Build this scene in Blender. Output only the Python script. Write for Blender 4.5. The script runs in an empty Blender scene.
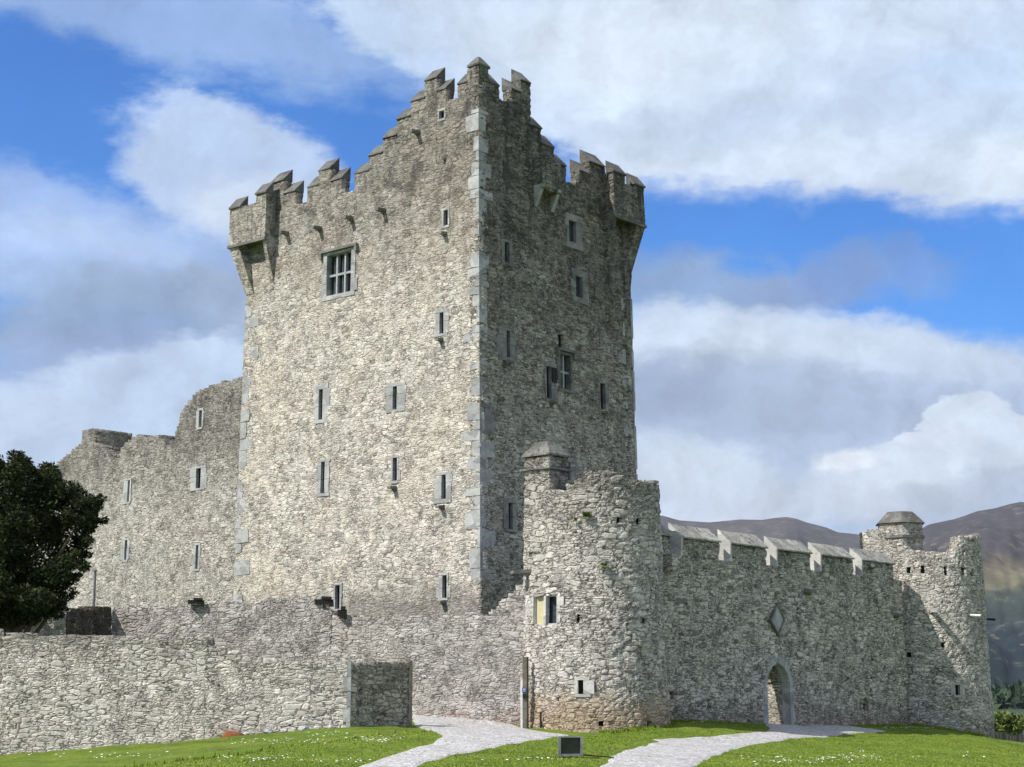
import bpy, bmesh, math, random
import numpy as np
from mathutils import Vector, noise as mnoise
R = math.radians
random.seed(7); rng = np.random.default_rng(7)
sc = bpy.context.scene
COL = sc.collection

# ------------------------------------------------------------------ camera
EYE = 1.6
F = 1650.0; HOR = 698.0; CX, CY = 512.0, 383.5
TH = math.atan((HOR - CY) / F); CT, ST = math.cos(TH), math.sin(TH)
cd = bpy.data.cameras.new('camera'); cam = bpy.data.objects.new('camera', cd); COL.objects.link(cam)
cd.sensor_width = 36; cd.lens = F / 1024 * 36; cd.clip_start = 0.1; cd.clip_end = 60000
cam.location = (0, 0, EYE); cam.rotation_euler = (R(90) + TH, 0, 0)
sc.camera = cam

def ray(x, y):
    r = x - CX; u = CY - y
    return (r, F * CT - u * ST, u * CT + F * ST)
def azel(x, y):
    a = ray(x, y); return math.atan2(a[0], a[1]), math.atan2(a[2], math.hypot(a[0], a[1]))
def at(x, y, D):
    """point of the place seen at a photo position, D metres in front (z absolute)"""
    a = ray(x, y); t = D / a[1]; return Vector((a[0] * t, D, a[2] * t + EYE))

# ------------------------------------------------------------------ node helper
class NT:
    def __init__(s, nt): s.nt = nt; nt.nodes.clear()
    def n(s, t, **k):
        nd = s.nt.nodes.new(t)
        for a, b in k.items(): setattr(nd, a, b)
        return nd
    def put(s, sock, v):
        if isinstance(v, bpy.types.NodeSocket): s.nt.links.new(v, sock)
        elif v is not None:
            if sock.type == 'RGBA' and not hasattr(v, '__len__'): v = (v, v, v, 1)
            if sock.type == 'RGBA' and len(v) == 3: v = (*v, 1)
            if sock.type == 'VECTOR' and not hasattr(v, '__len__'): v = (v, v, v)
            sock.default_value = v
    def m(s, op, a, b=None, c=None, clamp=False):
        nd = s.n('ShaderNodeMath', operation=op, use_clamp=clamp)
        s.put(nd.inputs[0], a); s.put(nd.inputs[1], b)
        if c is not None: s.put(nd.inputs[2], c)
        return nd.outputs[0]
    def vm(s, op, a, b=None):
        nd = s.n('ShaderNodeVectorMath', operation=op); s.put(nd.inputs[0], a)
        if b is not None:
            if op == 'SCALE': s.put(nd.inputs[3], b)
            else: s.put(nd.inputs[1], b)
        return nd.outputs[0]
    def mix(s, f, a, b, mode='MIX'):
        nd = s.n('ShaderNodeMix', data_type='RGBA', blend_type=mode)
        s.put(nd.inputs[0], f); s.put(nd.inputs[6], a); s.put(nd.inputs[7], b); return nd.outputs[2]
    def mf(s, f, a, b):
        nd = s.n('ShaderNodeMix', data_type='FLOAT')
        s.put(nd.inputs[0], f); s.put(nd.inputs[2], a); s.put(nd.inputs[3], b); return nd.outputs[0]
    def sstep(s, v, a, b, lo=0.0, hi=1.0):
        nd = s.n('ShaderNodeMapRange', interpolation_type='SMOOTHSTEP')
        s.put(nd.inputs[0], v); s.put(nd.inputs[1], a); s.put(nd.inputs[2], b); s.put(nd.inputs[3], lo); s.put(nd.inputs[4], hi)
        return nd.outputs[0]
    def noise(s, vec, scale, detail=4, rough=.55, out=0, dist=0):
        nd = s.n('ShaderNodeTexNoise'); s.put(nd.inputs['Vector'], vec)
        nd.inputs['Scale'].default_value = scale; nd.inputs['Detail'].default_value = detail
        nd.inputs['Roughness'].default_value = rough; nd.inputs['Distortion'].default_value = dist
        return nd.outputs[out]
    def vor(s, vec, scale, feature='F1', rand=1.0):
        nd = s.n('ShaderNodeTexVoronoi', feature=feature); s.put(nd.inputs['Vector'], vec)
        nd.inputs['Scale'].default_value = scale; nd.inputs['Randomness'].default_value = rand
        return nd
    def ramp(s, f, stops):
        nd = s.n('ShaderNodeValToRGB'); s.put(nd.inputs[0], f); e = nd.color_ramp.elements
        while len(e) < len(stops): e.new(.5)
        for el, (p, c) in zip(e, stops): el.position = p; el.color = (*c, 1) if len(c) == 3 else c
        return nd.outputs[0]
    def sep(s, v):
        nd = s.n('ShaderNodeSeparateXYZ'); s.put(nd.inputs[0], v); return nd.outputs
    def comb(s, x, y, z):
        nd = s.n('ShaderNodeCombineXYZ'); s.put(nd.inputs[0], x); s.put(nd.inputs[1], y); s.put(nd.inputs[2], z); return nd.outputs[0]

# ------------------------------------------------------------------ sky and sun
SUN_AZ, SUN_EL = R(-119), R(46)
world = bpy.data.worlds.new('World'); sc.world = world; world.use_nodes = True
W = NT(world.node_tree)
SKYS = 0.1
sky = W.n('ShaderNodeTexSky', sky_type='NISHITA', sun_disc=False)
sky.sun_elevation = SUN_EL; sky.sun_rotation = SUN_AZ; sky.altitude = 50; sky.air_density = 1.0; sky.dust_density = 0.4; sky.ozone_density = 2.5
hs = W.n('ShaderNodeHueSaturation'); hs.inputs['Saturation'].default_value = 1.22; hs.inputs['Value'].default_value = 1.0
W.put(hs.inputs['Color'], sky.outputs[0])
tc = W.n('ShaderNodeTexCoord'); dirv = tc.outputs['Generated']
sx, sy, sz = W.sep(dirv)
# lumpy warp of the direction so that cloud edges billow
w1 = W.vm('SUBTRACT', W.noise(dirv, 9, 6, .58, 1), (.5, .5, .5))
w2 = W.vm('SUBTRACT', W.noise(dirv, 3.5, 3, .5, 1), (.5, .5, .5))
w3 = W.vm('SUBTRACT', W.noise(W.vm('MULTIPLY', dirv, (1, 1, 2.2)), 34, 4, .62, 1), (.5, .5, .5))
wd = W.vm('ADD', W.vm('ADD', W.vm('ADD', dirv, W.vm('SCALE', w1, .055)), W.vm('SCALE', w2, .05)), W.vm('SCALE', w3, .02))
wx, wy, wz = W.sep(wd)
AZ = W.m('ARCTAN2', wx, wy)
EL = W.m('ARCTAN2', wz, W.m('SQRT', W.m('ADD', W.m('MULTIPLY', wx, wx), W.m('MULTIPLY', wy, wy))))
K = .93 / SKYS
def cc(r, g, b):   # sRGB 0..255 -> scaled linear
    f = lambda v: (v / 255 / 12.92 if v < 10 else ((v / 255 + .055) / 1.055) ** 2.4) * K
    return (f(r), f(g), f(b), 1)
skycol = W.mix(1.0, hs.outputs[0], (0.55, .96, 1.42, 1), 'MULTIPLY')
fib = W.noise(W.vm('MULTIPLY', dirv, (1, 1, 3.0)), 16, 6, .62)
fib2 = W.noise(dirv, 6, 5, .6)
rl = W.m('SUBTRACT', W.noise(wd, 20, 5, .62), W.noise(W.vm('ADD', wd, (.012, 0, -.016)), 20, 5, .62))
ACC = [None]
NZ = W.m('ADD', W.m('MULTIPLY', fib, .65), W.m('MULTIPLY', W.noise(W.vm('MULTIPLY', dirv, (1, 1, 1.8)), 45, 5, .62), .35))
def cloud(col, x, y, rx, ry, rot, soft, w, c, nz=.5):
    a, e = azel(x, y); k = 1 / F
    ca, sa = math.cos(R(rot)), math.sin(R(rot))
    dx = W.m('SUBTRACT', AZ, a); dy = W.m('SUBTRACT', e, EL)          # dy grows downwards
    px = W.m('DIVIDE', W.m('ADD', W.m('MULTIPLY', dx, ca), W.m('MULTIPLY', dy, sa)), rx * k)
    py = W.m('DIVIDE', W.m('SUBTRACT', W.m('MULTIPLY', dy, ca), W.m('MULTIPLY', dx, sa)), ry * k)
    r = W.m('SQRT', W.m('ADD', W.m('MULTIPLY', px, px), W.m('MULTIPLY', py, py)))
    g = W.sstep(W.m('ADD', W.m('SUBTRACT', 1.0, r), W.m('MULTIPLY', W.m('SUBTRACT', NZ, .5), nz * 2.2)), -soft * .45, soft * .55)
    g = W.m('MULTIPLY', g, w, clamp=True)
    ACC[0] = g if ACC[0] is None else W.m('MAXIMUM', ACC[0], g)
    return W.mix(g, col, c)
CL = [ # x, y, rx, ry, rotation, softness, weight, colour, raggedness
 (150, 30, 380, 38, 8, .9, .6, cc(168, 192, 226), .6),
 (400, -50, 380, 85, 7, .6, .7, cc(190, 208, 234), .5),
 (850, 30, 640, 165, 9.5, .12, 1, cc(186, 206, 230), .15),
 (640, 35, 230, 60, 5, .9, .6, cc(222, 232, 243), .5),
 (930, 175, 330, 42, 6, .8, .75, cc(216, 226, 240), .4),
 (740, 110, 260, 45, 5, .9, .5, cc(205, 219, 236), .5),
 (830, 0, 260, 60, -8, .9, .5, cc(214, 225, 240), .5),
 (215, 175, 115, 70, 25, .45, .9, cc(184, 202, 228), .5),
 (190, 120, 50, 26, 30, .7, .7, cc(176, 197, 228), .6),
 (235, 215, 60, 40, 10, .7, .8, cc(206, 218, 234), .4),
 (80, 222, 150, 40, 12, .9, .6, cc(180, 200, 232), .8),
 (60, 265, 210, 45, 4, .9, .7, cc(184, 204, 234), .6),
 (150, 345, 180, 78, -5, .6, .85, cc(140, 160, 186), .3),
 (270, 300, 90, 60, 0, .9, .6, cc(158, 174, 198), .4),
 (60, 375, 110, 40, -10, .9, .6, cc(150, 168, 205), .5),
 (40, 440, 260, 48, 0, .8, .85, cc(178, 200, 232), .5),
 (700, 296, 110, 38, 4, .85, .8, cc(138, 160, 190), .5),
 (800, 296, 90, 28, -4, .85, .65, cc(138, 158, 196), .6),
 (915, 272, 62, 20, 3, .9, .5, cc(130, 156, 200), .6),
 (600, 520, 640, 190, 4, .08, 1, cc(182, 200, 224), .1),
 (900, 470, 330, 145, 0, .2, 1, cc(182, 200, 224), .1),
 (720, 345, 160, 34, 2, .8, .85, cc(208, 221, 237), .3),
 (880, 350, 170, 30, 6, .8, .7, cc(204, 218, 236), .3),
 (770, 410, 200, 45, 5, .8, .85, cc(160, 176, 200), .2),
 (680, 395, 60, 30, 0, .9, .6, cc(146, 162, 190), .2),
 (985, 432, 62, 42, 0, .12, 1, cc(212, 223, 236), .35),
 (925, 462, 60, 26, -20, .15, .95, cc(214, 224, 236), .4),
 (870, 480, 60, 20, -14, .4, .8, cc(206, 217, 231), .4),
 (940, 485, 120, 34, -16, .4, .9, cc(208, 219, 232), .35),
 (700, 495, 110, 45, 12, .5, .9, cc(205, 216, 230), .35),
 (845, 478, 34, 12, -6, .7, .9, cc(232, 238, 246), .4),
 (980, 497, 110, 24, -14, .7, .8, cc(184, 195, 212), .3),
 (800, 512, 120, 20, 5, .8, .9, cc(196, 205, 220), .2)]
col = skycol
# the sky out of frame is part clouded too
gen = W.noise(W.vm('MULTIPLY', dirv, (1, 1, 1.6)), 2.6, 8, .58)
off = W.m('MAXIMUM', W.sstep(W.m('ABSOLUTE', AZ), R(19), R(30)), W.sstep(EL, R(25), R(34)))
gm = W.m('MULTIPLY', W.sstep(gen, .38, .50), off)
col = W.mix(W.m('MULTIPLY', gm, .9), col, W.mix(W.sstep(fib2, .3, .7), cc(186, 196, 212), cc(240, 242, 244)))
for c_ in CL: col = cloud(col, *c_)
# soft inner modelling of the cloud masses
col = W.mix(1.0, col, W.ramp(fib2, [(.25, (.86, .88, .92)), (.75, (1.08, 1.07, 1.05))]), 'MULTIPLY')
lite = W.m('ADD', 1.0, W.m('MULTIPLY', W.m('MULTIPLY', rl, .7), ACC[0]))
col = W.mix(1.0, col, W.comb(lite, lite, lite), 'MULTIPLY')
bg = W.n('ShaderNodeBackground'); W.put(bg.inputs[0], col); bg.inputs[1].default_value = SKYS
wo = W.n('ShaderNodeOutputWorld'); W.nt.links.new(bg.outputs[0], wo.inputs[0])

sl = bpy.data.lights.new('sun', 'SUN'); sl.energy = 4.6; sl.angle = R(.5); sl.color = (1, .94, .875)
so = bpy.data.objects.new('sun', sl); COL.objects.link(so)
sdir = Vector((math.sin(SUN_AZ) * math.cos(SUN_EL), math.cos(SUN_AZ) * math.cos(SUN_EL), math.sin(SUN_EL)))
so.rotation_euler = sdir.to_track_quat('Z', 'Y').to_euler()
vs = sc.view_settings; vs.view_transform = 'Standard'; vs.look = 'None'; vs.exposure = 0.32; vs.gamma = 1; vs.use_curve_mapping = False
sc.render.engine = 'CYCLES'
sc.cycles.max_bounces = 4; sc.cycles.diffuse_bounces = 2; sc.cycles.glossy_bounces = 2; sc.cycles.transparent_max_bounces = 4

# ------------------------------------------------------------------ materials
def newmat(name):
    m = bpy.data.materials.new(name); m.use_nodes = True; t = NT(m.node_tree)
    b = t.n('ShaderNodeBsdfPrincipled'); o = t.n('ShaderNodeOutputMaterial'); t.nt.links.new(b.outputs[0], o.inputs[0])
    t.put(b.inputs['Specular IOR Level'], .2)
    return m, t, b, o
def bump(t, b, h, dist, strength=1.0):
    n = t.n('ShaderNodeBump'); t.put(n.inputs['Height'], h); n.inputs['Distance'].default_value = dist
    n.inputs['Strength'].default_value = strength; t.nt.links.new(n.outputs[0], b.inputs['Normal'])

def stone(name, k=2.6, flat=2.5, relief=.05, lo=(.17, .165, .15), hi=(.50, .48, .42), mortar=(.50, .475, .42),
          mort_w=.06, tint=.35, streak=.35, dark_top=None, base_rust=None, warm=(.46, .36, .24), contrast=1.0, dirt=.3, seed=0.0, fleck=.7):
    m, t, b, o = newmat(name)
    g = t.n('ShaderNodeNewGeometry'); P = t.vm('ADD', g.outputs['Position'], (seed, seed * .7, seed * 1.3))
    px, py, pz = t.sep(P); Z = t.sep(g.outputs['Position'])[2]
    wv = t.vm('SCALE', t.vm('SUBTRACT', t.noise(P, 1.3, 3, .5, 1), (.5, .5, .5)), .5)
    wv = t.vm('MULTIPLY', wv, (1, 1, .32))
    wv2 = t.vm('SCALE', t.vm('SUBTRACT', t.noise(P, 5.5, 3, .6, 1), (.5, .5, .5)), .11)
    wv2 = t.vm('MULTIPLY', wv2, (1, 1, .6))
    Pw = t.vm('MULTIPLY', t.vm('ADD', t.vm('ADD', P, wv), wv2), (1, 1, flat))
    rt_ = t.n('ShaderNodeVectorRotate', rotation_type='Z_AXIS'); t.put(rt_.inputs['Vector'], Pw); rt_.inputs['Angle'].default_value = R(40.3)   # beds lie along the walls
    Pw = rt_.outputs[0]
    def cells(sc_):
        a_ = t.vor(Pw, sc_, 'F1', 1.0); b_ = t.vor(Pw, sc_, 'F2', 1.0)
        for q in (a_, b_): q.distance = 'CHEBYCHEV'
        return a_.outputs['Color'], t.m('MULTIPLY', t.m('SUBTRACT', b_.outputs['Distance'], a_.outputs['Distance']), .62)
    ca_, ea_ = cells(k); cb_, eb_ = cells(k * 1.9)
    M = t.sstep(t.noise(P, 1.1, 3, .6), .48, .52)
    rc = t.mix(M, ca_, cb_); r1, r2, r3 = t.sep(rc)
    e = t.mf(M, ea_, t.m('MULTIPLY', eb_, .8))
    grain = t.noise(P, 12, 4, .68)
    e2 = t.m('ADD', e, t.m('MULTIPLY', t.m('SUBTRACT', grain, .5), .07))
    inst = t.sstep(e2, mort_w * .3, mort_w * 1.5)
    hg = t.noise(t.vm('MULTIPLY', P, (1, 1, 2.6)), 7, 4, .7)      # flat-bedded grain
    v = t.m('ADD', t.m('MULTIPLY', r1, contrast), t.m('MULTIPLY', t.m('SUBTRACT', hg, .5), .5))
    md = tuple(a * .25 + c * .75 for a, c in zip(lo, hi))
    sc_ = t.ramp(v, [(.08, lo), (.30, md), (.62, hi), (1, tuple(min(.8, c * 1.12) for c in hi))])
    sc_ = t.mix(t.m('MULTIPLY', t.sstep(r2, .72, .95), tint * .8), sc_, warm)
    sc_ = t.mix(t.m('MULTIPLY', t.sstep(r3, .75, .97), .45), sc_, tuple(x * .9 for x in md))
    mort = t.mix(t.sstep(t.noise(P, .8, 4, .6), .38, .62), tuple(c * .8 for c in mortar), mortar)
    c = t.mix(inst, mort, sc_)
    wash = t.m('MULTIPLY', t.sstep(t.noise(P, 1.6, 5, .7), .46, .62), .42)        # lime smeared over the faces
    c = t.mix(wash, c, mortar)
    gap = t.m('MULTIPLY', t.sstep(e2, .012, .065, 1, 0), t.sstep(t.noise(P, 2.6, 3, .7), .43, .55))   # open joints
    fl_ = t.sstep(t.noise(t.vm('MULTIPLY', P, (1, 1, 2.8)), 5.2, 3, .62), .585, .64)                  # small shadows painted as dark flecks, also sunk in the relief
    fl_ = t.m('MULTIPLY', fl_, t.sstep(t.noise(P, 1.3, 2), .40, .56))
    joint_fleck = t.m('MAXIMUM', t.m('MULTIPLY', gap, .74), t.m('MULTIPLY', fl_, fleck))
    c = t.mix(joint_fleck, c, (.05, .047, .04))
    c = t.mix(1.0, c, t.ramp(t.noise(P, 1.9, 4, .7), [(.34, (.72, .72, .71)), (.62, (1.10, 1.10, 1.09))]), 'MULTIPLY')
    # broad weathering: warm lime patches, grey lichen, dark rain streaks
    L = t.noise(P, .35, 3, .6)
    c = t.mix(t.m('MULTIPLY', t.sstep(L, .46, .62), tint * .55), c, t.mix(.5, c, warm))
    lich = t.m('MULTIPLY', t.sstep(t.noise(P, 2.3, 4, .72), .55, .66), dirt)
    c = t.mix(lich, c, (.12, .12, .105))
    white = t.m('MULTIPLY', t.sstep(t.noise(P, 3.1, 4, .72), .60, .69), .5)
    c = t.mix(white, c, (.60, .59, .55))
    st = t.noise(t.vm('MULTIPLY', t.vm('ADD', P, t.vm('MULTIPLY', wv, (.6, .6, 0))), (1.0, 1.0, .14)), 1.1, 5, .7)
    stm = t.m('MULTIPLY', t.m('MULTIPLY', t.sstep(st, .50, .66), t.sstep(t.noise(P, .5, 4, .65), .40, .60)), streak)
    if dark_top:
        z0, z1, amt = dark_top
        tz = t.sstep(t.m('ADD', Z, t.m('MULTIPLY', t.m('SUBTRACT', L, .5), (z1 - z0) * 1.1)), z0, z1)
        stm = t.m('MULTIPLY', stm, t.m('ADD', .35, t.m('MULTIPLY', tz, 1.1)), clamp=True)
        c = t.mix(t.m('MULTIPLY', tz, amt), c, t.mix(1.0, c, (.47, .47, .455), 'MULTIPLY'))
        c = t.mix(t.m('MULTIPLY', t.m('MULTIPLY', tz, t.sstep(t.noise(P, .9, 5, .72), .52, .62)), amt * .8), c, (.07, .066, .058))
    c = t.mix(stm, c, t.mix(.75, c, (.045, .043, .038)))
    ws = t.noise(t.vm('MULTIPLY', t.vm('ADD', P, (7.3, 2.1, 0)), (1.5, 1.5, .16)), 1.5, 5, .72)
    c = t.mix(t.m('MULTIPLY', t.m('MULTIPLY', t.sstep(ws, .60, .68), t.sstep(t.noise(P, 8, 3), .42, .58)), .42), c, (.60, .585, .53))      # lime runs
    if base_rust:
        z0, z1, amt, rc_ = base_rust
        bz = t.sstep(t.m('ADD', Z, t.m('MULTIPLY', t.m('SUBTRACT', t.noise(P, 1.2, 4), .5), 1.6)), z0, z1, 1, 0)
        c = t.mix(t.m('MULTIPLY', bz, amt), c, t.mix(.8, c, rc_))
    c = t.mix(1.0, c, t.ramp(t.noise(P, 6, 3, .7), [(.32, (.80, .80, .80)), (.68, (1.15, 1.15, 1.14))]), 'MULTIPLY')
    dsat = t.n('ShaderNodeHueSaturation'); dsat.inputs['Saturation'].default_value = .84; t.put(dsat.inputs['Color'], c); c = t.mix(1.0, dsat.outputs[0], (1.012, .992, .992), 'MULTIPLY')
    t.put(b.inputs['Base Color'], c); t.put(b.inputs['Roughness'], .93)
    h = t.m('POWER', t.sstep(e2, 0, .15), .6)
    h = t.m('MULTIPLY', h, t.m('ADD', .55, t.m('MULTIPLY', r2, .6)))
    hh = t.m('ADD', h, t.m('MULTIPLY', grain, .28))
    pit = t.sstep(t.noise(P, 2.7, 3, .7), .62, .70)          # missing stones
    hh = t.m('SUBTRACT', hh, t.m('ADD', t.m('MULTIPLY', pit, .55), t.m('MULTIPLY', fl_, .5)))
    d = t.n('ShaderNodeDisplacement'); t.put(d.inputs['Height'], hh); d.inputs['Midlevel'].default_value = .7; d.inputs['Scale'].default_value = relief
    t.nt.links.new(d.outputs[0], o.inputs['Displacement'])
    m.displacement_method = 'BOTH'
    return m

def dressed(name, c0=(.27, .28, .285), c1=(.42, .425, .42), lich=.3, rel=.008):
    m, t, b, o = newmat(name)
    g = t.n('ShaderNodeNewGeometry'); P = g.outputs['Position']
    n1 = t.noise(P, 2.2, 6, .65); n2 = t.noise(P, 12, 5, .7)
    c = t.ramp(t.m('ADD', t.m('MULTIPLY', n1, .6), t.m('MULTIPLY', n2, .4)), [(.35, c0), (.65, c1)])
    cell = t.sep(t.vor(t.vm('MULTIPLY', P, (1, 1, 1.3)), 1.9).outputs['Color'])[0]
    c = t.mix(1.0, c, t.ramp(cell, [(0, (.72, .72, .72)), (1, (1.2, 1.2, 1.18))]), 'MULTIPLY')
    c = t.mix(t.m('MULTIPLY', t.sstep(t.noise(P, 5, 6, .75), .54, .64), lich), c, (.10, .095, .075))
    c = t.mix(t.m('MULTIPLY', t.sstep(t.noise(P, 6.5, 6, .75), .60, .68), lich), c, (.55, .54, .48))
    t.put(b.inputs['Base Color'], c); t.put(b.inputs['Roughness'], .9)
    bump(t, b, t.m('ADD', n1, n2), rel * 2)
    return m
def plain(name, c, rough=.7, metal=0, var=.25, sc_=6, bmp=.004, spec=.3):
    m, t, b, o = newmat(name)
    g = t.n('ShaderNodeNewGeometry'); n = t.noise(g.outputs['Position'], sc_, 5, .65)
    t.put(b.inputs['Base Color'], t.ramp(n, [(.3, tuple(x * (1 - var) for x in c)), (.7, tuple(min(1, x * (1 + var)) for x in c))]))
    t.put(b.inputs['Roughness'], rough); t.put(b.inputs['Metallic'], metal); t.put(b.inputs['Specular IOR Level'], spec)
    if bmp: bump(t, b, n, bmp)
    return m

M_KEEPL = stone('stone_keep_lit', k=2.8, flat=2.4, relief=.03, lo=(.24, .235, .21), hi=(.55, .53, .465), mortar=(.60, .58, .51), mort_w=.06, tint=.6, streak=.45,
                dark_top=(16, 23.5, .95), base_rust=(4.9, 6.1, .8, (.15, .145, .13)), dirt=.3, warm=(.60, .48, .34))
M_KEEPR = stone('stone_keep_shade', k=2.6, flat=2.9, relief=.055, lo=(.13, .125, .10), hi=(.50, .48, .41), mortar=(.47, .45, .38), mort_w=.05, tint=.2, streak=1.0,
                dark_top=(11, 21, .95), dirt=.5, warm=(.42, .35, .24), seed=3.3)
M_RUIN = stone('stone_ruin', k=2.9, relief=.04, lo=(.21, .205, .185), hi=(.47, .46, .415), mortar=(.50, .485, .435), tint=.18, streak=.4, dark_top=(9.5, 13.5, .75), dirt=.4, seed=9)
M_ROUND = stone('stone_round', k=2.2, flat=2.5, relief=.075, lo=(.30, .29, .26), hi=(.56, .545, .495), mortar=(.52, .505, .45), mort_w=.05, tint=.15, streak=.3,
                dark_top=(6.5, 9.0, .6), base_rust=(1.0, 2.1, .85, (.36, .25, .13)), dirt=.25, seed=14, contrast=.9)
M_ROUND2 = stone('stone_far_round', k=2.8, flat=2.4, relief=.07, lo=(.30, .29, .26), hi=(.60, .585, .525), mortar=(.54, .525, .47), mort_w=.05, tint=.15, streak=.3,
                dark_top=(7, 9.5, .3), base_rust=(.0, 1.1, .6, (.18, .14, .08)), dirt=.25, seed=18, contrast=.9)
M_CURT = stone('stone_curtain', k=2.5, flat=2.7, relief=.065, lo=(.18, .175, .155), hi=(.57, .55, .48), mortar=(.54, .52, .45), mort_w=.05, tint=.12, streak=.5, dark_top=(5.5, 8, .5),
               base_rust=(.7, 1.8, .6, (.16, .14, .09)), dirt=.4, seed=21)
M_BAWN = stone('stone_bawn', k=2.7, relief=.045, lo=(.21, .205, .19), hi=(.45, .44, .41), mortar=(.50, .485, .44), mort_w=.07, tint=.25, streak=.45, base_rust=(.75, 1.25, .6, (.34, .20, .14)), dirt=.45, seed=31)
M_FRONT = stone('stone_front', k=2.5, flat=2.8, relief=.06, lo=(.34, .33, .30), hi=(.57, .555, .51), mortar=(.54, .525, .47), mort_w=.045, tint=.2, streak=.3, dark_top=(2.5, 3.6, .7), dirt=.25,  # dark_top: dirty cap and a shadow line, painted along the wall top
                seed=42, contrast=.9)
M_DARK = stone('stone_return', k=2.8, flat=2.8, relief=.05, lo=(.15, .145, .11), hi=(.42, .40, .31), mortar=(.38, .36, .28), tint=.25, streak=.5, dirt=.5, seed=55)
M_STAINSHADE = stone('stone_stain_shade', k=2.8, relief=.04, lo=(.02, .02, .018), hi=(.09, .085, .07), mortar=(.08, .075, .06), tint=.1, streak=.7, dirt=.5, seed=60)  # near-black: staining and the shade of the return face, both in the colour
M_COPE = dressed('coping_slate', (.085, .085, .08), (.20, .20, .185), .6, .03)
M_COPEM = dressed('coping_grey', (.13, .128, .115), (.36, .355, .32), .9, .06)
M_COPEL = dressed('coping_pale', (.26, .255, .235), (.56, .55, .50), .9, .06)
M_DRESS = dressed('dressed_limestone')
M_DRESSS = dressed('dressed_shaded', (.15, .155, .155), (.29, .29, .275), .5)  # darker limestone for the right face, its shade put into the colour
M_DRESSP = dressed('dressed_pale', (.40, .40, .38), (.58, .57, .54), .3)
M_DRESSD = dressed('dressed_dark', (.10, .10, .095), (.24, .24, .22), .5)
M_VOID = plain('dark_interior', (.012, .012, .013), .9, bmp=0)
M_GLASS = plain('leaded_glass', (.035, .05, .06), .22, var=.5, sc_=9, bmp=.01, spec=.6)
M_FRAMEW = plain('grey_window_bars', (.30, .32, .33), .6)
M_WOOD = plain('weathered_wood', (.20, .175, .135), .85, var=.4)
M_BLACKW = plain('black_timber', (.025, .023, .02), .9)
M_WHITEM = plain('white_painted_metal', (.72, .73, .72), .5)
M_YEL = plain('yellow_board', (.50, .46, .28), .7, var=.12)
M_BLUE = plain('blue_sign_paint', (.05, .16, .42), .5, var=.1)
M_GREYM = plain('grey_casing', (.16, .165, .16), .5, var=.3)
M_PANE = plain('floodlight_glass', (.03, .04, .045), .12, var=.7, sc_=3, bmp=0, spec=.7)
M_BARK = plain('bark', (.10, .075, .055), .95, var=.5, bmp=.03)
def leafmat(name, a, b_, sc_=1.2, emitless=True):
    m, t, b, o = newmat(name)
    g = t.n('ShaderNodeNewGeometry'); n = t.noise(g.outputs['Position'], sc_, 4, .6)
    r = t.m('ADD', t.m('MULTIPLY', n, .6), t.m('MULTIPLY', g.outputs['Random Per Island'], .4))
    t.put(b.inputs['Base Color'], t.ramp(r, [(.3, a), (.7, b_)])); t.put(b.inputs['Roughness'], .7)
    return m
M_YEW = leafmat('yew_foliage', (.006, .011, .004), (.045, .060, .014))
M_BUSH = leafmat('hedge_foliage', (.05, .085, .018), (.17, .20, .06), .4)
M_WOODS = leafmat('far_trees', (.012, .028, .016), (.05, .08, .03), .2)
M_FERN = leafmat('wall_plant_leaves', (.10, .15, .03), (.24, .25, .06), 4)

# ------------------------------------------------------------------ object helpers
def props(o, label=None, cat=None, group=None, kind=None):
    if label: o['label'] = label
    if cat: o['category'] = cat
    if group: o['group'] = group
    if kind: o['kind'] = kind
    return o
def thing(name, base, label, cat, group=None):
    e = bpy.data.objects.new(name, None); e.empty_display_size = .3; COL.objects.link(e); e.location = base
    return props(e, label, cat, group)
def base_of(parent):
    v = Vector((0, 0, 0))
    while parent is not None: v += Vector(parent.location); parent = parent.parent
    return v
def mesh_obj(name, verts, faces, mat, parent=None, smooth=False, loc=None, recalc=True):
    b = base_of(parent)
    if parent is None and loc is not None: b = Vector(loc)
    me = bpy.data.meshes.new(name)
    va = np.asarray(verts, dtype=np.float64) - np.array(b)
    me.from_pydata(va.tolist(), [], faces if isinstance(faces, list) else faces.tolist())
    if recalc:
        bm = bmesh.new(); bm.from_mesh(me); bmesh.ops.recalc_face_normals(bm, faces=bm.faces); bm.to_mesh(me); bm.free()
    if smooth: me.polygons.foreach_set('use_smooth', [True] * len(me.polygons))
    o = bpy.data.objects.new(name, me); COL.objects.link(o); me.materials.append(mat)
    if parent is not None: o.parent = parent
    elif loc is not None: o.location = loc
    return o
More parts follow.
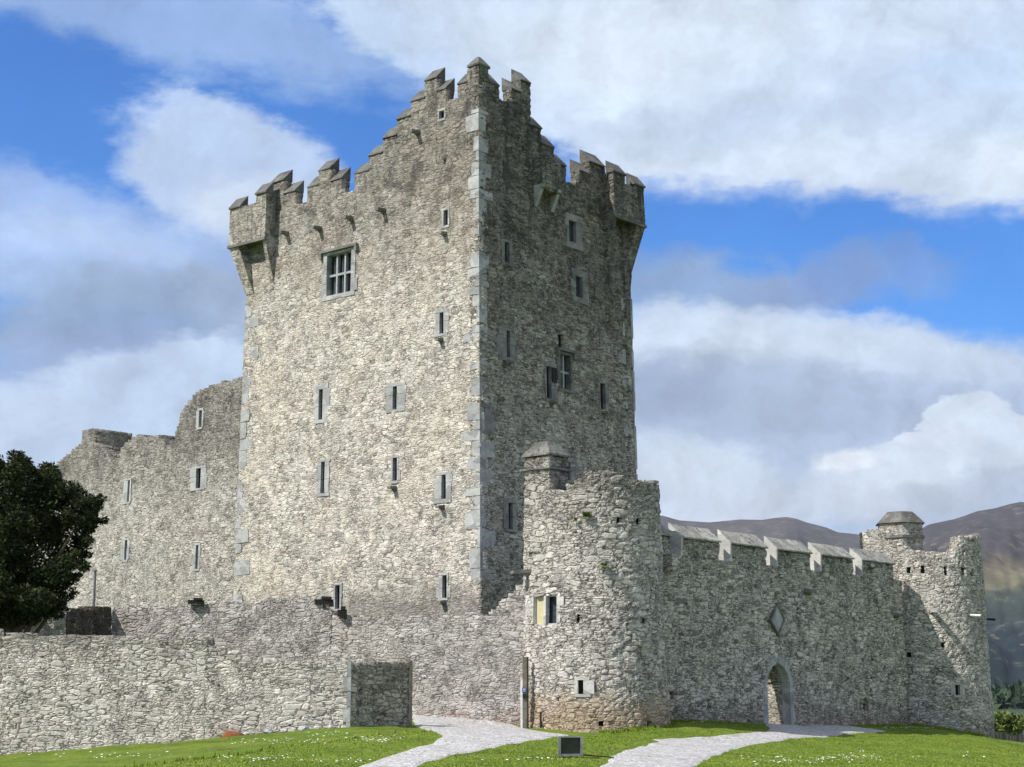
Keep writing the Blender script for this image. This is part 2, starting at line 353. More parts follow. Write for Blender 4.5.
class MB:
    def __init__(s): s.v = []; s.f = []
    def add(s, v, f):
        n = len(s.v); s.v += [tuple(p) for p in v]; s.f += [tuple(i + n for i in q) for q in f]
    def hexa(s, p):   # 8 points: 0-3 one end, 4-7 the other
        s.add(p, [(0, 1, 2, 3), (7, 6, 5, 4), (0, 4, 5, 1), (1, 5, 6, 2), (2, 6, 7, 3), (3, 7, 4, 0)])
    def box(s, c, sx_, sy_, sz_, rz=0):
        ca, sa = math.cos(rz), math.sin(rz); P = []
        for z in (-.5, .5):
            for x, y in ((-.5, -.5), (.5, -.5), (.5, .5), (-.5, .5)):
                X, Y = x * sx_, y * sy_; P.append((c[0] + X * ca - Y * sa, c[1] + X * sa + Y * ca, c[2] + z * sz_))
        s.hexa(P)
    def tube(s, pts, rad, n=8):
        pts = [Vector(p) for p in pts]; rad = rad if hasattr(rad, '__len__') else [rad] * len(pts); rings = []
        for i, p in enumerate(pts):
            d = (pts[min(i + 1, len(pts) - 1)] - pts[max(i - 1, 0)]).normalized()
            a = d.orthogonal().normalized() if i == 0 else (a - d * a.dot(d)).normalized()
            b = d.cross(a); rings.append([p + (a * math.cos(2 * math.pi * j / n) + b * math.sin(2 * math.pi * j / n)) * rad[i] for j in range(n)])
        V = [q for r in rings for q in r]; Fc = []
        for i in range(len(pts) - 1):
            for j in range(n): Fc.append((i * n + j, i * n + (j + 1) % n, (i + 1) * n + (j + 1) % n, (i + 1) * n + j))
        Fc.append(tuple(range(n))[::-1]); Fc.append(tuple((len(pts) - 1) * n + j for j in range(n)))
        s.add(V, Fc)
    def build(s, name, mat, parent=None, smooth=False, loc=None): return mesh_obj(name, s.v, s.f, mat, parent, smooth, loc)

# ------------------------------------------------------------------ wall surfaces: (u along, v height above eye, w inwards)
class Flat:
    def __init__(s, O, az, inward, b=0.0, W_=10.0, cl=0, cr=0):
        s.O = np.array(O, float); s.az = az; s.d = np.array([math.sin(R(az)), math.cos(R(az))])
        ai = az + 90 * inward; s.n = np.array([math.sin(R(ai)), math.cos(R(ai))]); s.b = b; s.W = W_; s.cl = cl; s.cr = cr
    def pos(s, u, v, w):
        u = np.asarray(u, float); uu = u + s.b * v * (s.cl - (s.cl + s.cr) * u / s.W); off_ = w + s.b * np.asarray(v)
        return np.stack([s.O[0] + s.d[0] * uu + s.n[0] * off_, s.O[1] + s.d[1] * uu + s.n[1] * off_, v + EYE + 0 * uu], -1)
    def px(s, x, y):
        a = ray(x, y); v = 0.0
        for _ in range(4):
            P = s.O + s.n * s.b * v
            det = -a[0] * s.d[1] + a[1] * s.d[0]
            t_ = (-P[0] * s.d[1] + P[1] * s.d[0]) / det
            uu = (a[0] * t_ - P[0]) * s.d[0] + (a[1] * t_ - P[1]) * s.d[1]; v = a[2] * t_
        c1 = s.b * v * s.cl; c2 = s.b * v * (s.cl + s.cr) / s.W
        return (uu - c1) / (1 - c2), v
class Cyl:
    """u = angle*r0, angle measured clockwise (to the right) from the point facing the eye"""
    def __init__(s, cx, cy, r0, b=0.0, flare=0.0):
        s.c = np.array([cx, cy]); s.r0 = r0; s.b = b; s.fl = flare; s.a0 = math.atan2(cx, cy) + math.pi; s.W = 2 * math.pi * r0
    def rad(s, v): return s.r0 - s.b * np.asarray(v) + s.fl * np.exp(-(np.asarray(v) + 1.3) / 1.6)
    def pos(s, u, v, w):
        a = s.a0 - np.asarray(u) / s.r0; r = s.rad(v) - w
        return np.stack([s.c[0] + np.sin(a) * r, s.c[1] + np.cos(a) * r, v + EYE + 0 * a], -1)
    def px(s, x, y):
        a = ray(x, y); r = s.r0; v = 0
        for _ in range(5):
            A = a[0] ** 2 + a[1] ** 2; B = -2 * (a[0] * s.c[0] + a[1] * s.c[1]); C = s.c[0] ** 2 + s.c[1] ** 2 - r * r
            D = max(0, B * B - 4 * A * C); t_ = (-B - math.sqrt(D)) / (2 * A); v = a[2] * t_; r = float(s.rad(v))
        ang = math.atan2(a[0] * t_ - s.c[0], a[1] * t_ - s.c[1]); du = s.a0 - ang
        du = (du + math.pi) % (2 * math.pi) - math.pi
        return du * s.r0, v

def breaks(lo, hi, step, extra):
    ex = sorted(set([lo, hi] + [e for e in extra if lo < e < hi])); out = [ex[0]]
    for e in ex[1:]:
        if e - out[-1] < 1e-3: continue
        n = max(1, round((e - out[-1]) / step)); a = out[-1]; out += [a + (e - a) * i / n for i in range(1, n + 1)]
    return np.array(out)
def panel(name, mat, parent, face, u0, u1, v0, v1, top=None, holes=(), th=.45, step=.09, ue=(), ve=(), loc=None, void=None, wav=.02):
    """one closed piece of wall; top(u)->v, holes = (u0,u1,v0,v1) rectangles, void(u,v)->bool for shaped openings"""
    ue = list(ue); ve = list(ve)
    for h in holes: ue += [h[0], h[1]]; ve += [h[2], h[3]]
    us = breaks(u0, u1, step, ue); vsn = breaks(v0, v1, step, ve)
    uc = (us[1:] + us[:-1]) / 2; vc = (vsn[1:] + vsn[:-1]) / 2
    U, V = np.meshgrid(uc, vc, indexing='ij'); S = np.ones(U.shape, bool)
    if top is not None:
        T = np.array([top(a) for a in uc]); S &= V < T[:, None]
    for h in holes: S &= ~((U > h[0]) & (U < h[1]) & (V > h[2]) & (V < h[3]))
    if void is not None: S &= ~void(U, V)
    nu, nv = len(us), len(vsn)
    UU, VV = np.meshgrid(us, vsn, indexing='ij')
    jit = wav * (np.sin(UU * 1.7 + VV * .9) + np.sin(UU * .6 - VV * 1.3 + 2) + .6 * np.sin(UU * 3.1 + VV * 2.7))*.5
    Fv = face.pos(UU, VV, jit); Bv = face.pos(UU, VV, th + 0 * UU)
    V_ = np.concatenate([Fv.reshape(-1, 3), Bv.reshape(-1, 3)]); NB = nu * nv
    idx = np.arange(nu * nv).reshape(nu, nv)
    I, J = np.nonzero(S); a, b_, c, d = idx[I, J], idx[I + 1, J], idx[I + 1, J + 1], idx[I, J + 1]
    fs = [np.stack([a, b_, c, d], -1), np.stack([d, c, b_, a], -1) + NB]
    Sp = np.pad(S, 1)
    for (di, dj, e1, e2) in ((-1, 0, (0, 0), (0, 1)), (1, 0, (1, 1), (1, 0)), (0, -1, (1, 0), (0, 0)), (0, 1, (0, 1), (1, 1))):
        edge = S & ~Sp[1 + di:1 + di + S.shape[0], 1 + dj:1 + dj + S.shape[1]]
        I, J = np.nonzero(edge); p = idx[I + e1[0], J + e1[1]]; q = idx[I + e2[0], J + e2[1]]
        fs.append(np.stack([p, q, q + NB, p + NB], -1))
    Fc = np.concatenate(fs)
    used = np.unique(Fc); rm = -np.ones(len(V_), int); rm[used] = np.arange(len(used))
    return mesh_obj(name, V_[used], rm[Fc], mat, parent, True, loc)
def fbox(mb, face, u0, u1, v0, v1, w0, w1, n=1):
    us = np.linspace(u0, u1, n + 1)
    for a, b_ in zip(us[:-1], us[1:]):
        P = [face.pos(u, v, w) for w in (w0, w1) for (u, v) in ((a, v0), (b_, v0), (b_, v1), (a, v1))]
        mb.hexa(P)
def wedge(mb, face, u0, u1, v, h, w0, w1, slab=.07, hip0=0, hip1=0, tw=.0):
    """coping: eave slab, then a slope up to a ridge at the inner face"""
    fbox(mb, face, u0, u1, v - .001, v + slab, w0, w1)
    P = [face.pos(u, z, w) for (u, z, w) in ((u0, v + slab, w0), (u1, v + slab, w0), (u1, v + slab, w1), (u0, v + slab, w1),
         (u0 + hip0, v + h, w1 - tw), (u1 - hip1, v + h, w1 - tw))]
    mb.add(P, [(0, 1, 5, 4), (1, 2, 5), (2, 3, 4, 5), (3, 0, 4), (3, 2, 1, 0)])

def ragged(pts, amp=.12, cell=.35, seed=0):
    """top line through (u,v) points, broken in stone-sized steps"""
    pts = sorted(pts)
    U = [p[0] for p in pts]; V = [p[1] for p in pts]
    def f(u):
        k = math.floor(u / cell); r = random.Random(k * 7919 + seed)
        return float(np.interp((k + .5) * cell, U, V)) * .6 + float(np.interp(u, U, V)) * .4 + (r.random() - .5) * 2 * amp
    return f

def window(parent, face, o, s=None, mat_s=None, lights=None, pane=None, sill=0.0, depth=.28, hood=False, proud=.03):
    """o, s = opening and surround as (x0,y0,x1,y1) photo positions on this face; returns the hole"""
    if o[2] - o[0] < 5: o = (o[0] - .45, o[1], o[2] + .45, o[3])
    ua, va = face.px(o[0], o[3]); ub, vb = face.px(o[2], o[1]); u0, u1 = sorted((ua, ub)); v0, v1 = sorted((va, vb))
    if u1 - u0 < .5: depth = min(depth, .14)
    if s is not None:
        sa, ta = face.px(s[0], s[3]); sb, tb = face.px(s[2], s[1]); s0, s1 = sorted((sa, sb)); t0, t1 = sorted((ta, tb))
        s0 = min(s0, u0 - .09); s1 = max(s1, u1 + .09); t0 = min(t0, v0 - .09); t1 = max(t1, v1 + .09)
        mb = MB(); rr = random.Random(int(o[0] * 10))
        # jambs in irregular blocks, lintel and sill
        z = t0
        fbox(mb, face, s0 + .04, s1 - .02, t0, v0, -proud, depth); fbox(mb, face, s0 + .02, s1 - .05, v1, t1, -proud, depth)
        z = v0
        while z < v1 - .02:
            h = min(v1 - z, .28 + rr.random() * .35)
            if v1 - z - h < .15: h = v1 - z
            a_ = rr.random() * .22 - .12; c_ = rr.random() * .22 - .10
            fbox(mb, face, min(s0 + a_, u0 - .08), u0, z + .006, z + h - .006, -proud + rr.random() * .012, depth)
            fbox(mb, face, u1, max(s1 + c_, u1 + .08), z + .006, z + h - .006, -proud + rr.random() * .012, depth); z += h
        fr = mb.build('window_surround', mat_s or M_DRESS, parent)
    else: fr = parent
    pn = MB(); fbox(pn, face, u0 - .02, u1 + .02, v0 - .02, v1 + .02, depth + .01, depth + .05); pn.build('pane', pane or M_VOID, fr)
    if lights:
        nx, ny = lights; g = MB(); t_ = .045
        for i in range(1, nx):
            u = u0 + (u1 - u0) * i / nx; fbox(g, face, u - t_, u + t_, v0, v1, .10, .24)
        for i in range(1, ny):
            v = v0 + (v1 - v0) * i / ny; fbox(g, face, u0, u1, v - t_, v + t_, .11, .23)
        g.build('mullion', M_FRAMEW, fr)
        g = MB()
        for i in range(nx):      # thin bars within each light
            u = u0 + (u1 - u0) * (i + .5) / nx; fbox(g, face, u - .008, u + .008, v0, v1, .20, .215)
        for i in range(nx):
            a_, b_ = u0 + (u1 - u0) * i / nx, u0 + (u1 - u0) * (i + 1) / nx
            for q in (.12, .88): uu = a_ + (b_ - a_) * q; fbox(g, face, uu - .012, uu + .012, v0, v1, .19, .215)
        g.build('window_bar', M_DRESSD, fr)
    if hood:
        g = MB(); fbox(g, face, s0 - .1, s1 + .1, t1 + .02, t1 + .12, -.14, .02); fbox(g, face, s0 - .1, s0 + .02, t1 - .22, t1 + .02, -.13, .02); fbox(g, face, s1 - .02, s1 + .1, t1 - .22, t1 + .02, -.13, .02)
        g.build('hood_mould', M_DRESSD, fr)
    g_ = .045 if s is not None else 0
    return (u0 - g_, u1 + g_, v0 - g_, v1 + g_)
def spout(parent, face, x, y, w=.22, h=.14, L=.42, mat=None, name='water_spout'):
    u, v = face.px(x, y); mb = MB()
    P = [face.pos(a, b_, c) for c, k, dz in ((.15, 1, 0), (-L, .75, -.05)) for (a, b_) in ((u - w / 2 * k, v - h / 2 * k + dz), (u + w / 2 * k, v - h / 2 * k + dz), (u + w / 2 * k, v + h / 2 * k + dz), (u - w / 2 * k, v + h / 2 * k + dz))]
    mb.hexa(P)
    P = [face.pos(a, b_, c) for c, b0 in ((.1, -.16), (-L * .45, -.02)) for (a, b_) in ((u - w * .3, v - h / 2 + b0), (u + w * .3, v - h / 2 + b0), (u + w * .3, v - h / 2 + .02), (u - w * .3, v - h / 2 + .02))]
    mb.hexa(P)
    return mb.build(name, mat or M_DRESSD, parent)
def hole(face, x0, y0, x1, y1):
    a = face.px(x0, y1); b_ = face.px(x1, y0); return (min(a[0], b_[0]), max(a[0], b_[0]), min(a[1], b_[1]), max(a[1], b_[1]))

# ------------------------------------------------------------------ terrain
TP = [at(350, 727, 48), at(0, 755, 48.8), at(-90, 763, 49.3), at(205, 739, 48.2), at(594, 733, 51.8), at(520, 727.5, 53.2), at(668, 722.5, 54.4), at(415, 715, 55.4), at(412, 727, 49.8),
      at(720, 722.5, 58), at(778, 724.5, 61.6), at(860, 724, 66.3), at(905, 725, 68), at(945, 730, 68.2), at(990, 739, 69.2), at(1000, 745, 64), at(1024, 749.5, 63), at(1010, 752, 74), at(1100, 760, 74),
      at(570, 758, 37), at(430, 767, 36), at(200, 767, 38), at(700, 766, 37), at(900, 767, 40), at(1024, 767, 44), at(1024, 752, 58), at(640, 742, 46), at(800, 735, 56), at(900, 740, 57), at(740, 750, 46),
      Vector((0, 0, 0)), Vector((-15, 5, -.1)), Vector((15, 5, 0)), Vector((0, 20, .05)), Vector((-15, 25, 0)), Vector((18, 25, .05)),
      Vector((-10, 62, 1)), Vector((4, 66, .9)), Vector((-20, 60, .6)), Vector((30, 72, -1.2)), Vector((40, 60, -.8)), Vector((10, 72, .8)), Vector((28, 85, -2.2)), Vector((0, 90, -.5)), Vector((-30, 90, -1.0)), Vector((-40, 50, -.3)), Vector((60, 100, -4)), Vector((0, -30, -.3)), Vector((40, 20, -.2)), Vector((-40, 10, -.4))]
TPx = np.array([[p.x, p.y] for p in TP]); TPz = np.array([p.z for p in TP])
def _phi(d2): return np.where(d2 > 0, .5 * d2 * np.log(d2 + 1e-9), 0) / 100
_n = len(TPx); _A = np.zeros((_n + 3, _n + 3)); _A[:_n, :_n] = _phi(((TPx[:, None] - TPx[None]) ** 2).sum(-1)) + np.eye(_n) * .01
_A[:_n, _n] = 1; _A[:_n, _n + 1:] = TPx; _A[_n, :_n] = 1; _A[_n + 1:, :_n] = TPx.T
_w = np.linalg.solve(_A, np.r_[TPz, 0, 0, 0])
def gz(x, y):
    x = np.asarray(x, float); y = np.asarray(y, float); xc = np.clip(x, -60, 60); yc = np.clip(y, -30, 105)
    d2 = (xc[..., None] - TPx[:, 0]) ** 2 + (yc[..., None] - TPx[:, 1]) ** 2
    z = (_phi(d2) * _w[:_n]).sum(-1) + _w[_n] + _w[_n + 1] * xc + _w[_n + 2] * yc
    k = np.clip((np.hypot(x, y - 40) - 55) / 45, 0, 1)
    return z * (1 - k) + (-4.0) * k
def ground_px(x, y):
    """photo position -> point on the terrain"""
    a = np.array(ray(x, y)); a /= a[1]
    lo = 15.0
    for D in np.arange(20, 90, .1):
        if EYE + a[2] * D <= gz(a[0] * D, D): lo = D; break
    return (a[0] * lo, lo)

M_LAWN, t, b, o = newmat('lawn')
g = t.n('ShaderNodeNewGeometry'); P = g.outputs['Position']
c = t.ramp(t.noise(P, .5, 6, .65), [(.32, (.085, .135, .012)), (.5, (.13, .20, .018)), (.7, (.19, .25, .035))])
c = t.mix(t.m('MULTIPLY', t.sstep(t.noise(P, 2.2, 5, .7), .5, .66), .55), c, (.23, .25, .07))
c = t.mix(1, c, t.ramp(t.noise(P, 9, 4, .7), [(.3, (.6, .6, .6)), (.7, (1.3, 1.3, 1.2))]), 'MULTIPLY')
t.put(b.inputs['Base Color'], c); t.put(b.inputs['Roughness'], .9); bump(t, b, t.noise(P, 18, 4, .7), .06)
M_FAR = plain('distant_meadow', (.03, .05, .018), .95, var=.4, sc_=.02, bmp=0)
M_GRAV, t, b, o = newmat('gravel')
g = t.n('ShaderNodeNewGeometry'); P = g.outputs['Position']
c = t.ramp(t.sep(t.vor(P, 22).outputs['Color'])[0], [(0, (.19, .185, .18)), (.5, (.39, .385, .38)), (1, (.60, .595, .585))])
c = t.mix(t.m('MULTIPLY', t.sstep(t.noise(P, .8, 6, .7), .48, .66), .5), c, (.34, .33, .30))
c = t.mix(t.m('MULTIPLY', t.sstep(t.noise(P, 1.7, 5, .7), .58, .64), .6), c, (.17, .20, .06))
c = t.mix(t.m('MULTIPLY', t.sstep(t.noise(P, 3, 5, .7), .56, .66), .5), c, (.56, .56, .56))
t.put(b.inputs['Base Color'], c); t.put(b.inputs['Roughness'], .95); bump(t, b, t.vor(P, 30).outputs['Distance'], .008)

def sheet(name, xs, ys, zf, mat, loc=(0, 40, 0)):
    X, Y = np.meshgrid(xs, ys, indexing='ij'); Z = zf(X, Y); n, m_ = X.shape
    V = np.stack([X, Y, Z], -1).reshape(-1, 3); i = np.arange(n * m_).reshape(n, m_)
    Fc = np.stack([i[:-1, :-1], i[1:, :-1], i[1:, 1:], i[:-1, 1:]], -1).reshape(-1, 4)
    return mesh_obj(name, V, Fc, mat, None, True, loc, recalc=False)
far = np.array([300, 500, 900, 1600, 3000, 6000, 12000, 25000.])
def axis(lo, hi, st):
    return np.concatenate([np.arange(-160, lo, 12), np.arange(lo, hi, st), np.arange(hi, 161, 12)])
def gnoise(X, Y): return gz(X, Y) + .02 * np.sin(X * 2.1 + np.sin(Y * 1.3)) * np.cos(Y * 1.9 + X * .4) + .012 * np.sin(X * 5.3 + Y * 1.7)
xs = axis(-28, 34, .2); ys = axis(12, 92, .25)
props(sheet('lawn', xs, ys, gnoise, M_LAWN), kind='structure')
props(mesh_obj('distant_ground', [(-25000, -25000, -4.3), (25000, -25000, -4.3), (25000, 25000, -4.3), (-25000, 25000, -4.3)], [(0, 1, 2, 3)], M_FAR), kind='structure')

def strip(name, pairs, n=16, sub=8, lift=.03):
    """path given by matching left and right edge positions"""
    a = np.array([ground_px(*p) for p, q in pairs]); b_ = np.array([ground_px(*q) for p, q in pairs]); m0 = len(a)
    tt = np.linspace(0, m0 - 1, (m0 - 1) * sub + 1); ip = lambda q: np.stack([np.interp(tt, range(m0), q[:, 0]), np.interp(tt, range(m0), q[:, 1])], -1)
    def sm(q):
        for _ in range(5): q[1:-1] = (q[:-2] + q[1:-1] * 2 + q[2:]) / 4
        return q
    a, b_ = sm(ip(a)), sm(ip(b_)); V = []; m_ = len(a)
    for i in range(m_):
        for j in range(n):
            k = j / (n - 1); p = a[i] * (1 - k) + b_[i] * k
            if j in (0, n - 1): p = p + (rng.random(2) - .5) * .12
            V.append((p[0], p[1], float(gnoise(p[0], p[1])) + lift - (.05 if j in (0, n - 1) else 0)))
    Fc = [(i * n + j, i * n + j + 1, (i + 1) * n + j + 1, (i + 1) * n + j) for i in range(m_ - 1) for j in range(n - 1)]
    o = mesh_obj(name, V, Fc, M_GRAV, None, True, recalc=False); props(o, kind='structure')
    return np.vstack([a, b_[::-1]])
PA = strip('gate_path', [((404, 713), (519, 726.5)), ((411, 720), (524, 728)), ((412, 727), (535, 730)), ((425, 730), (560, 733)), ((438, 734), (575, 735.5)), ((440, 738), (552, 738.5)),
    ((425, 745), (520, 743.5)), ((400, 753), (480, 751)), ((368, 763), (435, 760)), ((325, 778), (370, 780))])
PB = strip('gravel_path', [((765, 723), (800, 723.5)), ((765, 727), (845, 726)), ((768, 730.5), (893, 731)), ((755, 733), (870, 733)), ((722, 736.5), (820, 737.5)), ((690, 738.5), (775, 742)),
    ((645, 739.5), (750, 746)), ((661, 742), (735, 750)), ((640, 746), (722, 755)), ((618, 752), (705, 761)), ((603, 763), (690, 770)), ((580, 780), (672, 785))])
def inpoly(x, y, pl):
    r = np.zeros(np.shape(x), bool); j = len(pl) - 1
    for i in range(len(pl)):
        xi, yi = pl[i]; xj, yj = pl[j]
        with np.errstate(divide='ignore', invalid='ignore'):
            c_ = ((yi > y) != (yj > y)) & (x < (xj - xi) * (y - yi) / (yj - yi + 1e-12) + xi)
        r ^= c_; j = i
    return r

# ------------------------------------------------------------------ the keep
P0 = np.array([-1.119, 59.99]); AL, AR = -49.7, 40.3
WL, WR = 13.72, 9.95
FL = Flat(P0, AL, +1, .008, WL, 2.1, .75)      # sunlit left face, u runs to the left
FR = Flat(P0, AR, -1, .017, WR, .47, .7)      # shaded right face, u runs to the right
keep = thing('tower_house', (-1.1, 62, .8), 'tall rectangular grey stone castle keep with stepped battlements, the highest building', 'castle keep')
def top_from(face, segs, deflt, left_is_high_u):
    """segs of photo x0,x1,y -> piecewise constant top, with break positions"""
    L_ = []
    for (x0, x1, y) in segs:
        a = face.px(x0, y); b_ = face.px(x1, y); L_.append((min(a[0], b_[0]), max(a[0], b_[0]), (a[1] + b_[1]) / 2))
    return L_
# coping segments, photo positions: x0, x1, eave y, height
segL = [(271, 284, 182), (284, 295.3, 192.5), (307.9, 318.8, 186.5), (318.8, 330.8, 170), (330.8, 342, 180), (355, 368.8, 172.5), (368.8, 382.8, 154.5),
        (382.8, 396.8, 137), (396.8, 411, 118), (411, 424.8, 100), (424.8, 437, 79.5), (437, 446.5, 90), (457.8, 467.3, 83.5)]
gapL = [(295.3, 307.9, 203.5), (342, 355, 192), (446.5, 457.8, 99.5), (467.3, 482, 67)]
segR = [(489, 498.8, 84.5), (511, 520.5, 90.8), (520.5, 530.3, 82), (530.3, 541.6, 127), (541.6, 554, 146), (554, 565.8, 164.5), (579, 589, 172.5), (589, 604.5, 164.5)]
gapR = [(478, 489, 67.4), (498.8, 511, 101.5), (565.8, 579, 184)]
def keep_wall(face, segs, gaps, wins, mat, name_top, W_, step=.085):
    L_ = top_from(face, segs, 0, 0); G = top_from(face, gaps, 0, 0); allv = L_ + G
    def top(u):
        for a, b_, v in allv:
            if a <= u < b_: return v
        return face.base
    ue = [x for s in allv for x in s[:2]]; ve = sorted(set(round(s[2], 3) for s in allv))
    panel('wall', mat, keep, face, 0, W_, -1.2, 25, top, wins, .45, step, ue, ve)
    for i, (a, b_, v) in enumerate(L_):
        mb = MB(); wedge(mb, face, a - .012, b_ + .012, v + .004, .57 + .06 * random.random(), -.045, .47, .04); mb.build('coping', M_COPE, keep)
FL.base = FL.px(290, 205)[1]; FR.base = FR.px(590, 184)[1]
HL = []
HL.append(window(keep, FL, (326.5, 250, 351.8, 296.5), (321.5, 246.5, 356.5, 302), None, (3, 2), M_GLASS, hood=True))
for o_, s_ in [((444.3, 209.5, 447.8, 226), (440, 209, 450, 228)), ((440.2, 312, 443.4, 334), (434.8, 310.5, 448.5, 337)),
               ((319, 389, 322.8, 420), (315, 383, 329, 424)), ((393.4, 386, 396.8, 410), (386, 382, 406, 412)),
               ((321, 461.5, 324.8, 493.5), (317, 459, 331, 497)), ((393.3, 457.5, 396.9, 481), (390.5, 457, 399, 484)),
               ((442.2, 474.5, 445.8, 499), (433.5, 473.5, 452, 504)), ((335.5, 585, 339.8, 609), (333, 583, 343, 610)),
               ((443, 575, 446.6, 598), (438, 573.5, 448.5, 600)), ((439.6, 110, 444, 119.5), (438.6, 109, 446, 121))]:
    HL.append(window(keep, FL, o_, s_))
HL.append(window(keep, FL, (444, 159, 445.5, 165)))
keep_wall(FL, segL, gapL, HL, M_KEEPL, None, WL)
HR = []
HR.append(window(keep, FR, (560.5, 356, 570.4, 388), (558.5, 354.5, 572.5, 390.5), M_DRESSD, (2, 2), M_GLASS, hood=True))
for o_, s_ in [((505, 243, 508.6, 262), (501, 242, 512, 264.5)), ((568.8, 222, 575.4, 241), (565.5, 218, 582.5, 246)), ((575.6, 277.5, 582, 296.5), (572, 273, 588, 301)),
               ((506.8, 331, 509.2, 357), (498, 330, 514.5, 359)), ((547, 367, 550.4, 398), (545.5, 364, 555.5, 401)),
               ((601, 384, 604.5, 409), (600, 383, 607, 411)), ((481.8, 407, 484, 431), (480.6, 405, 492.5, 433)), ((508.7, 503, 512, 529), (504, 501, 517, 531)),
               ((567, 462, 569.4, 480), (565, 457, 577, 482))]:
    HR.append(window(keep, FR, o_, s_, M_DRESSS, pane=M_GLASS if False else None) if o_[2] - o_[0] < 5 else window(keep, FR, o_, s_, M_DRESSS, pane=M_GLASS if o_[2] - o_[0] > 5 else None))
HR.append(window(keep, FR, (559.2, 335, 563, 348)))
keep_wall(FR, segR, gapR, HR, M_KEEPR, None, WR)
# open shutter of the lancet
mb = MB(); u_, v_ = FR.px(550.8, 382); u2, v2 = FR.px(555, 371); fbox(mb, FR, u_, u2 + .02, v_, v2 + .1, -.09, -.05); mb.build('shutter', M_BLACKW, keep)
# back walls and an unseen roof slab, added to block light into the interior
PBk = FL.pos(WL, 0, 0); FBk = Flat((PBk[0], PBk[1]), AR, +1, .012, WR, 1, 1); FBk.base = FL.base
PRk = FR.pos(WR, 0, 0); FRb = Flat((PRk[0], PRk[1]), AL, -1, .012, WL, 1, 1)
panel('wall', M_KEEPR, keep, FBk, 0, WR, -1.2, FL.base, None, (), .45, .5)
panel('wall', M_KEEPR, keep, FRb, 0, WL, -1.2, FL.base, None, (), .45, .5)
mb = MB(); P = [FL.pos(u, v, w) for v in (18.2, 18.6) for (u, w) in ((.4, .4), (WL - .4, .4), (WL - .4, WR - .4), (.4, WR - .4))]; mb.hexa(P); mb.build('roof', M_COPE, keep)
# turret top at the near corner
def corner_cap():
    mb = MB(); uL = FL.px(467.3, 66)[0]; uR = FR.px(489, 67)[0]; v = FL.px(473, 66)[1]
    q = [FL.pos(-.04, v, -.04), FL.pos(uL, v, -.04), FL.pos(uL, v, uR), FL.pos(-.04, v, uR)]
    q2 = [p + np.array([0, 0, .08]) for p in q]; mb.hexa(q + q2)
    c_ = sum(q2) / 4; tp = [c_ + (p - c_) * .22 + np.array([0, 0, .36]) for p in q2]
    mb.hexa(q2 + tp); mb.build('coping', M_COPE, keep)
    mb = MB(); m_ = [FL.pos(.05, v - 3, .05), FL.pos(uL - .04, v - 3, .05), FL.pos(uL - .04, v - 3, uR - .04), FL.pos(.05, v - 3, uR - .04)]; mb.hexa(m_ + [p + np.array([0, 0, 2.99]) for p in m_]); mb.build('merlon_core', M_KEEPR, keep)
corner_cap()
# quoins: alternating long and short blocks on the corners
def quoins(fa, fb, v0, v1, ua, ub, sa, sb, seed):
    rr = random.Random(seed); v = v0; k = 0; mb = MB()
    while v < v1:
        h = rr.choice([.3, .42, .55, .7]) * (.85 + .3 * rr.random()); pr = .008 + rr.random() * .012
        def blk(face, sg, u_, l_, q):
            n_ = 5; e_ = []           # a rough block with a slightly uneven outline
            z0, z1 = v + .01, min(v + h, v1) - .01
            P = [(u_ - sg * q, z0), (u_ + sg * l_ * (.85 + .2 * rr.random()), z0 + .04 * rr.random()), (u_ + sg * l_, z0 + (z1 - z0) * (.3 + .4 * rr.random())), (u_ + sg * l_ * (.82 + .18 * rr.random()), z1 - .05 * rr.random()), (u_ - sg * q, z1)]
            V = [face.pos(a_, b_, w) for w in (-q, .12) for (a_, b_) in P]
            mb = MB(); mb.add(V, [tuple(range(5)), tuple(range(9, 4, -1))] + [(i, (i + 1) % 5, 5 + (i + 1) % 5, 5 + i) for i in range(5)]); mb.build('quoin', M_DRESS, keep)
        la, lb = ((.85, .4) if k % 2 else (.4, .75)); la *= .6 + .6 * rr.random(); lb *= .7 + .5 * rr.random()
        if rr.random() < .85: blk(fa, sa, ua, la, pr)
        if rr.random() < .8: blk(fb, sb, ub, lb, pr * .9)
        v += h * (1.0 if rr.random() < .8 else 1.4); k += 1
quoins(FL, FR, 4.2, 22.3, 0, 0, 1, 1, 3)
quoins(FL, FBk, .2, 16.5, WL, 0, -1, 1, 5)
quoins(FR, FRb, .2, 16.5, WR, 0, -1, 1, 8)
for x, y in [(287.5, 233), (320, 228), (352, 218), (384, 210), (418, 132)]: spout(keep, FL, x, y)
for x, y in [(445, 233), (441.5, 339), (394.5, 487), (442.5, 506), (444, 601)]: spout(keep, FL, x, y, .25, .12, .3)
for x, y in [(499, 129.5), (515, 134), (505, 265), (507, 361.5), (603, 412), (551, 402)]: spout(keep, FR, x, y, .25, .12, .3)
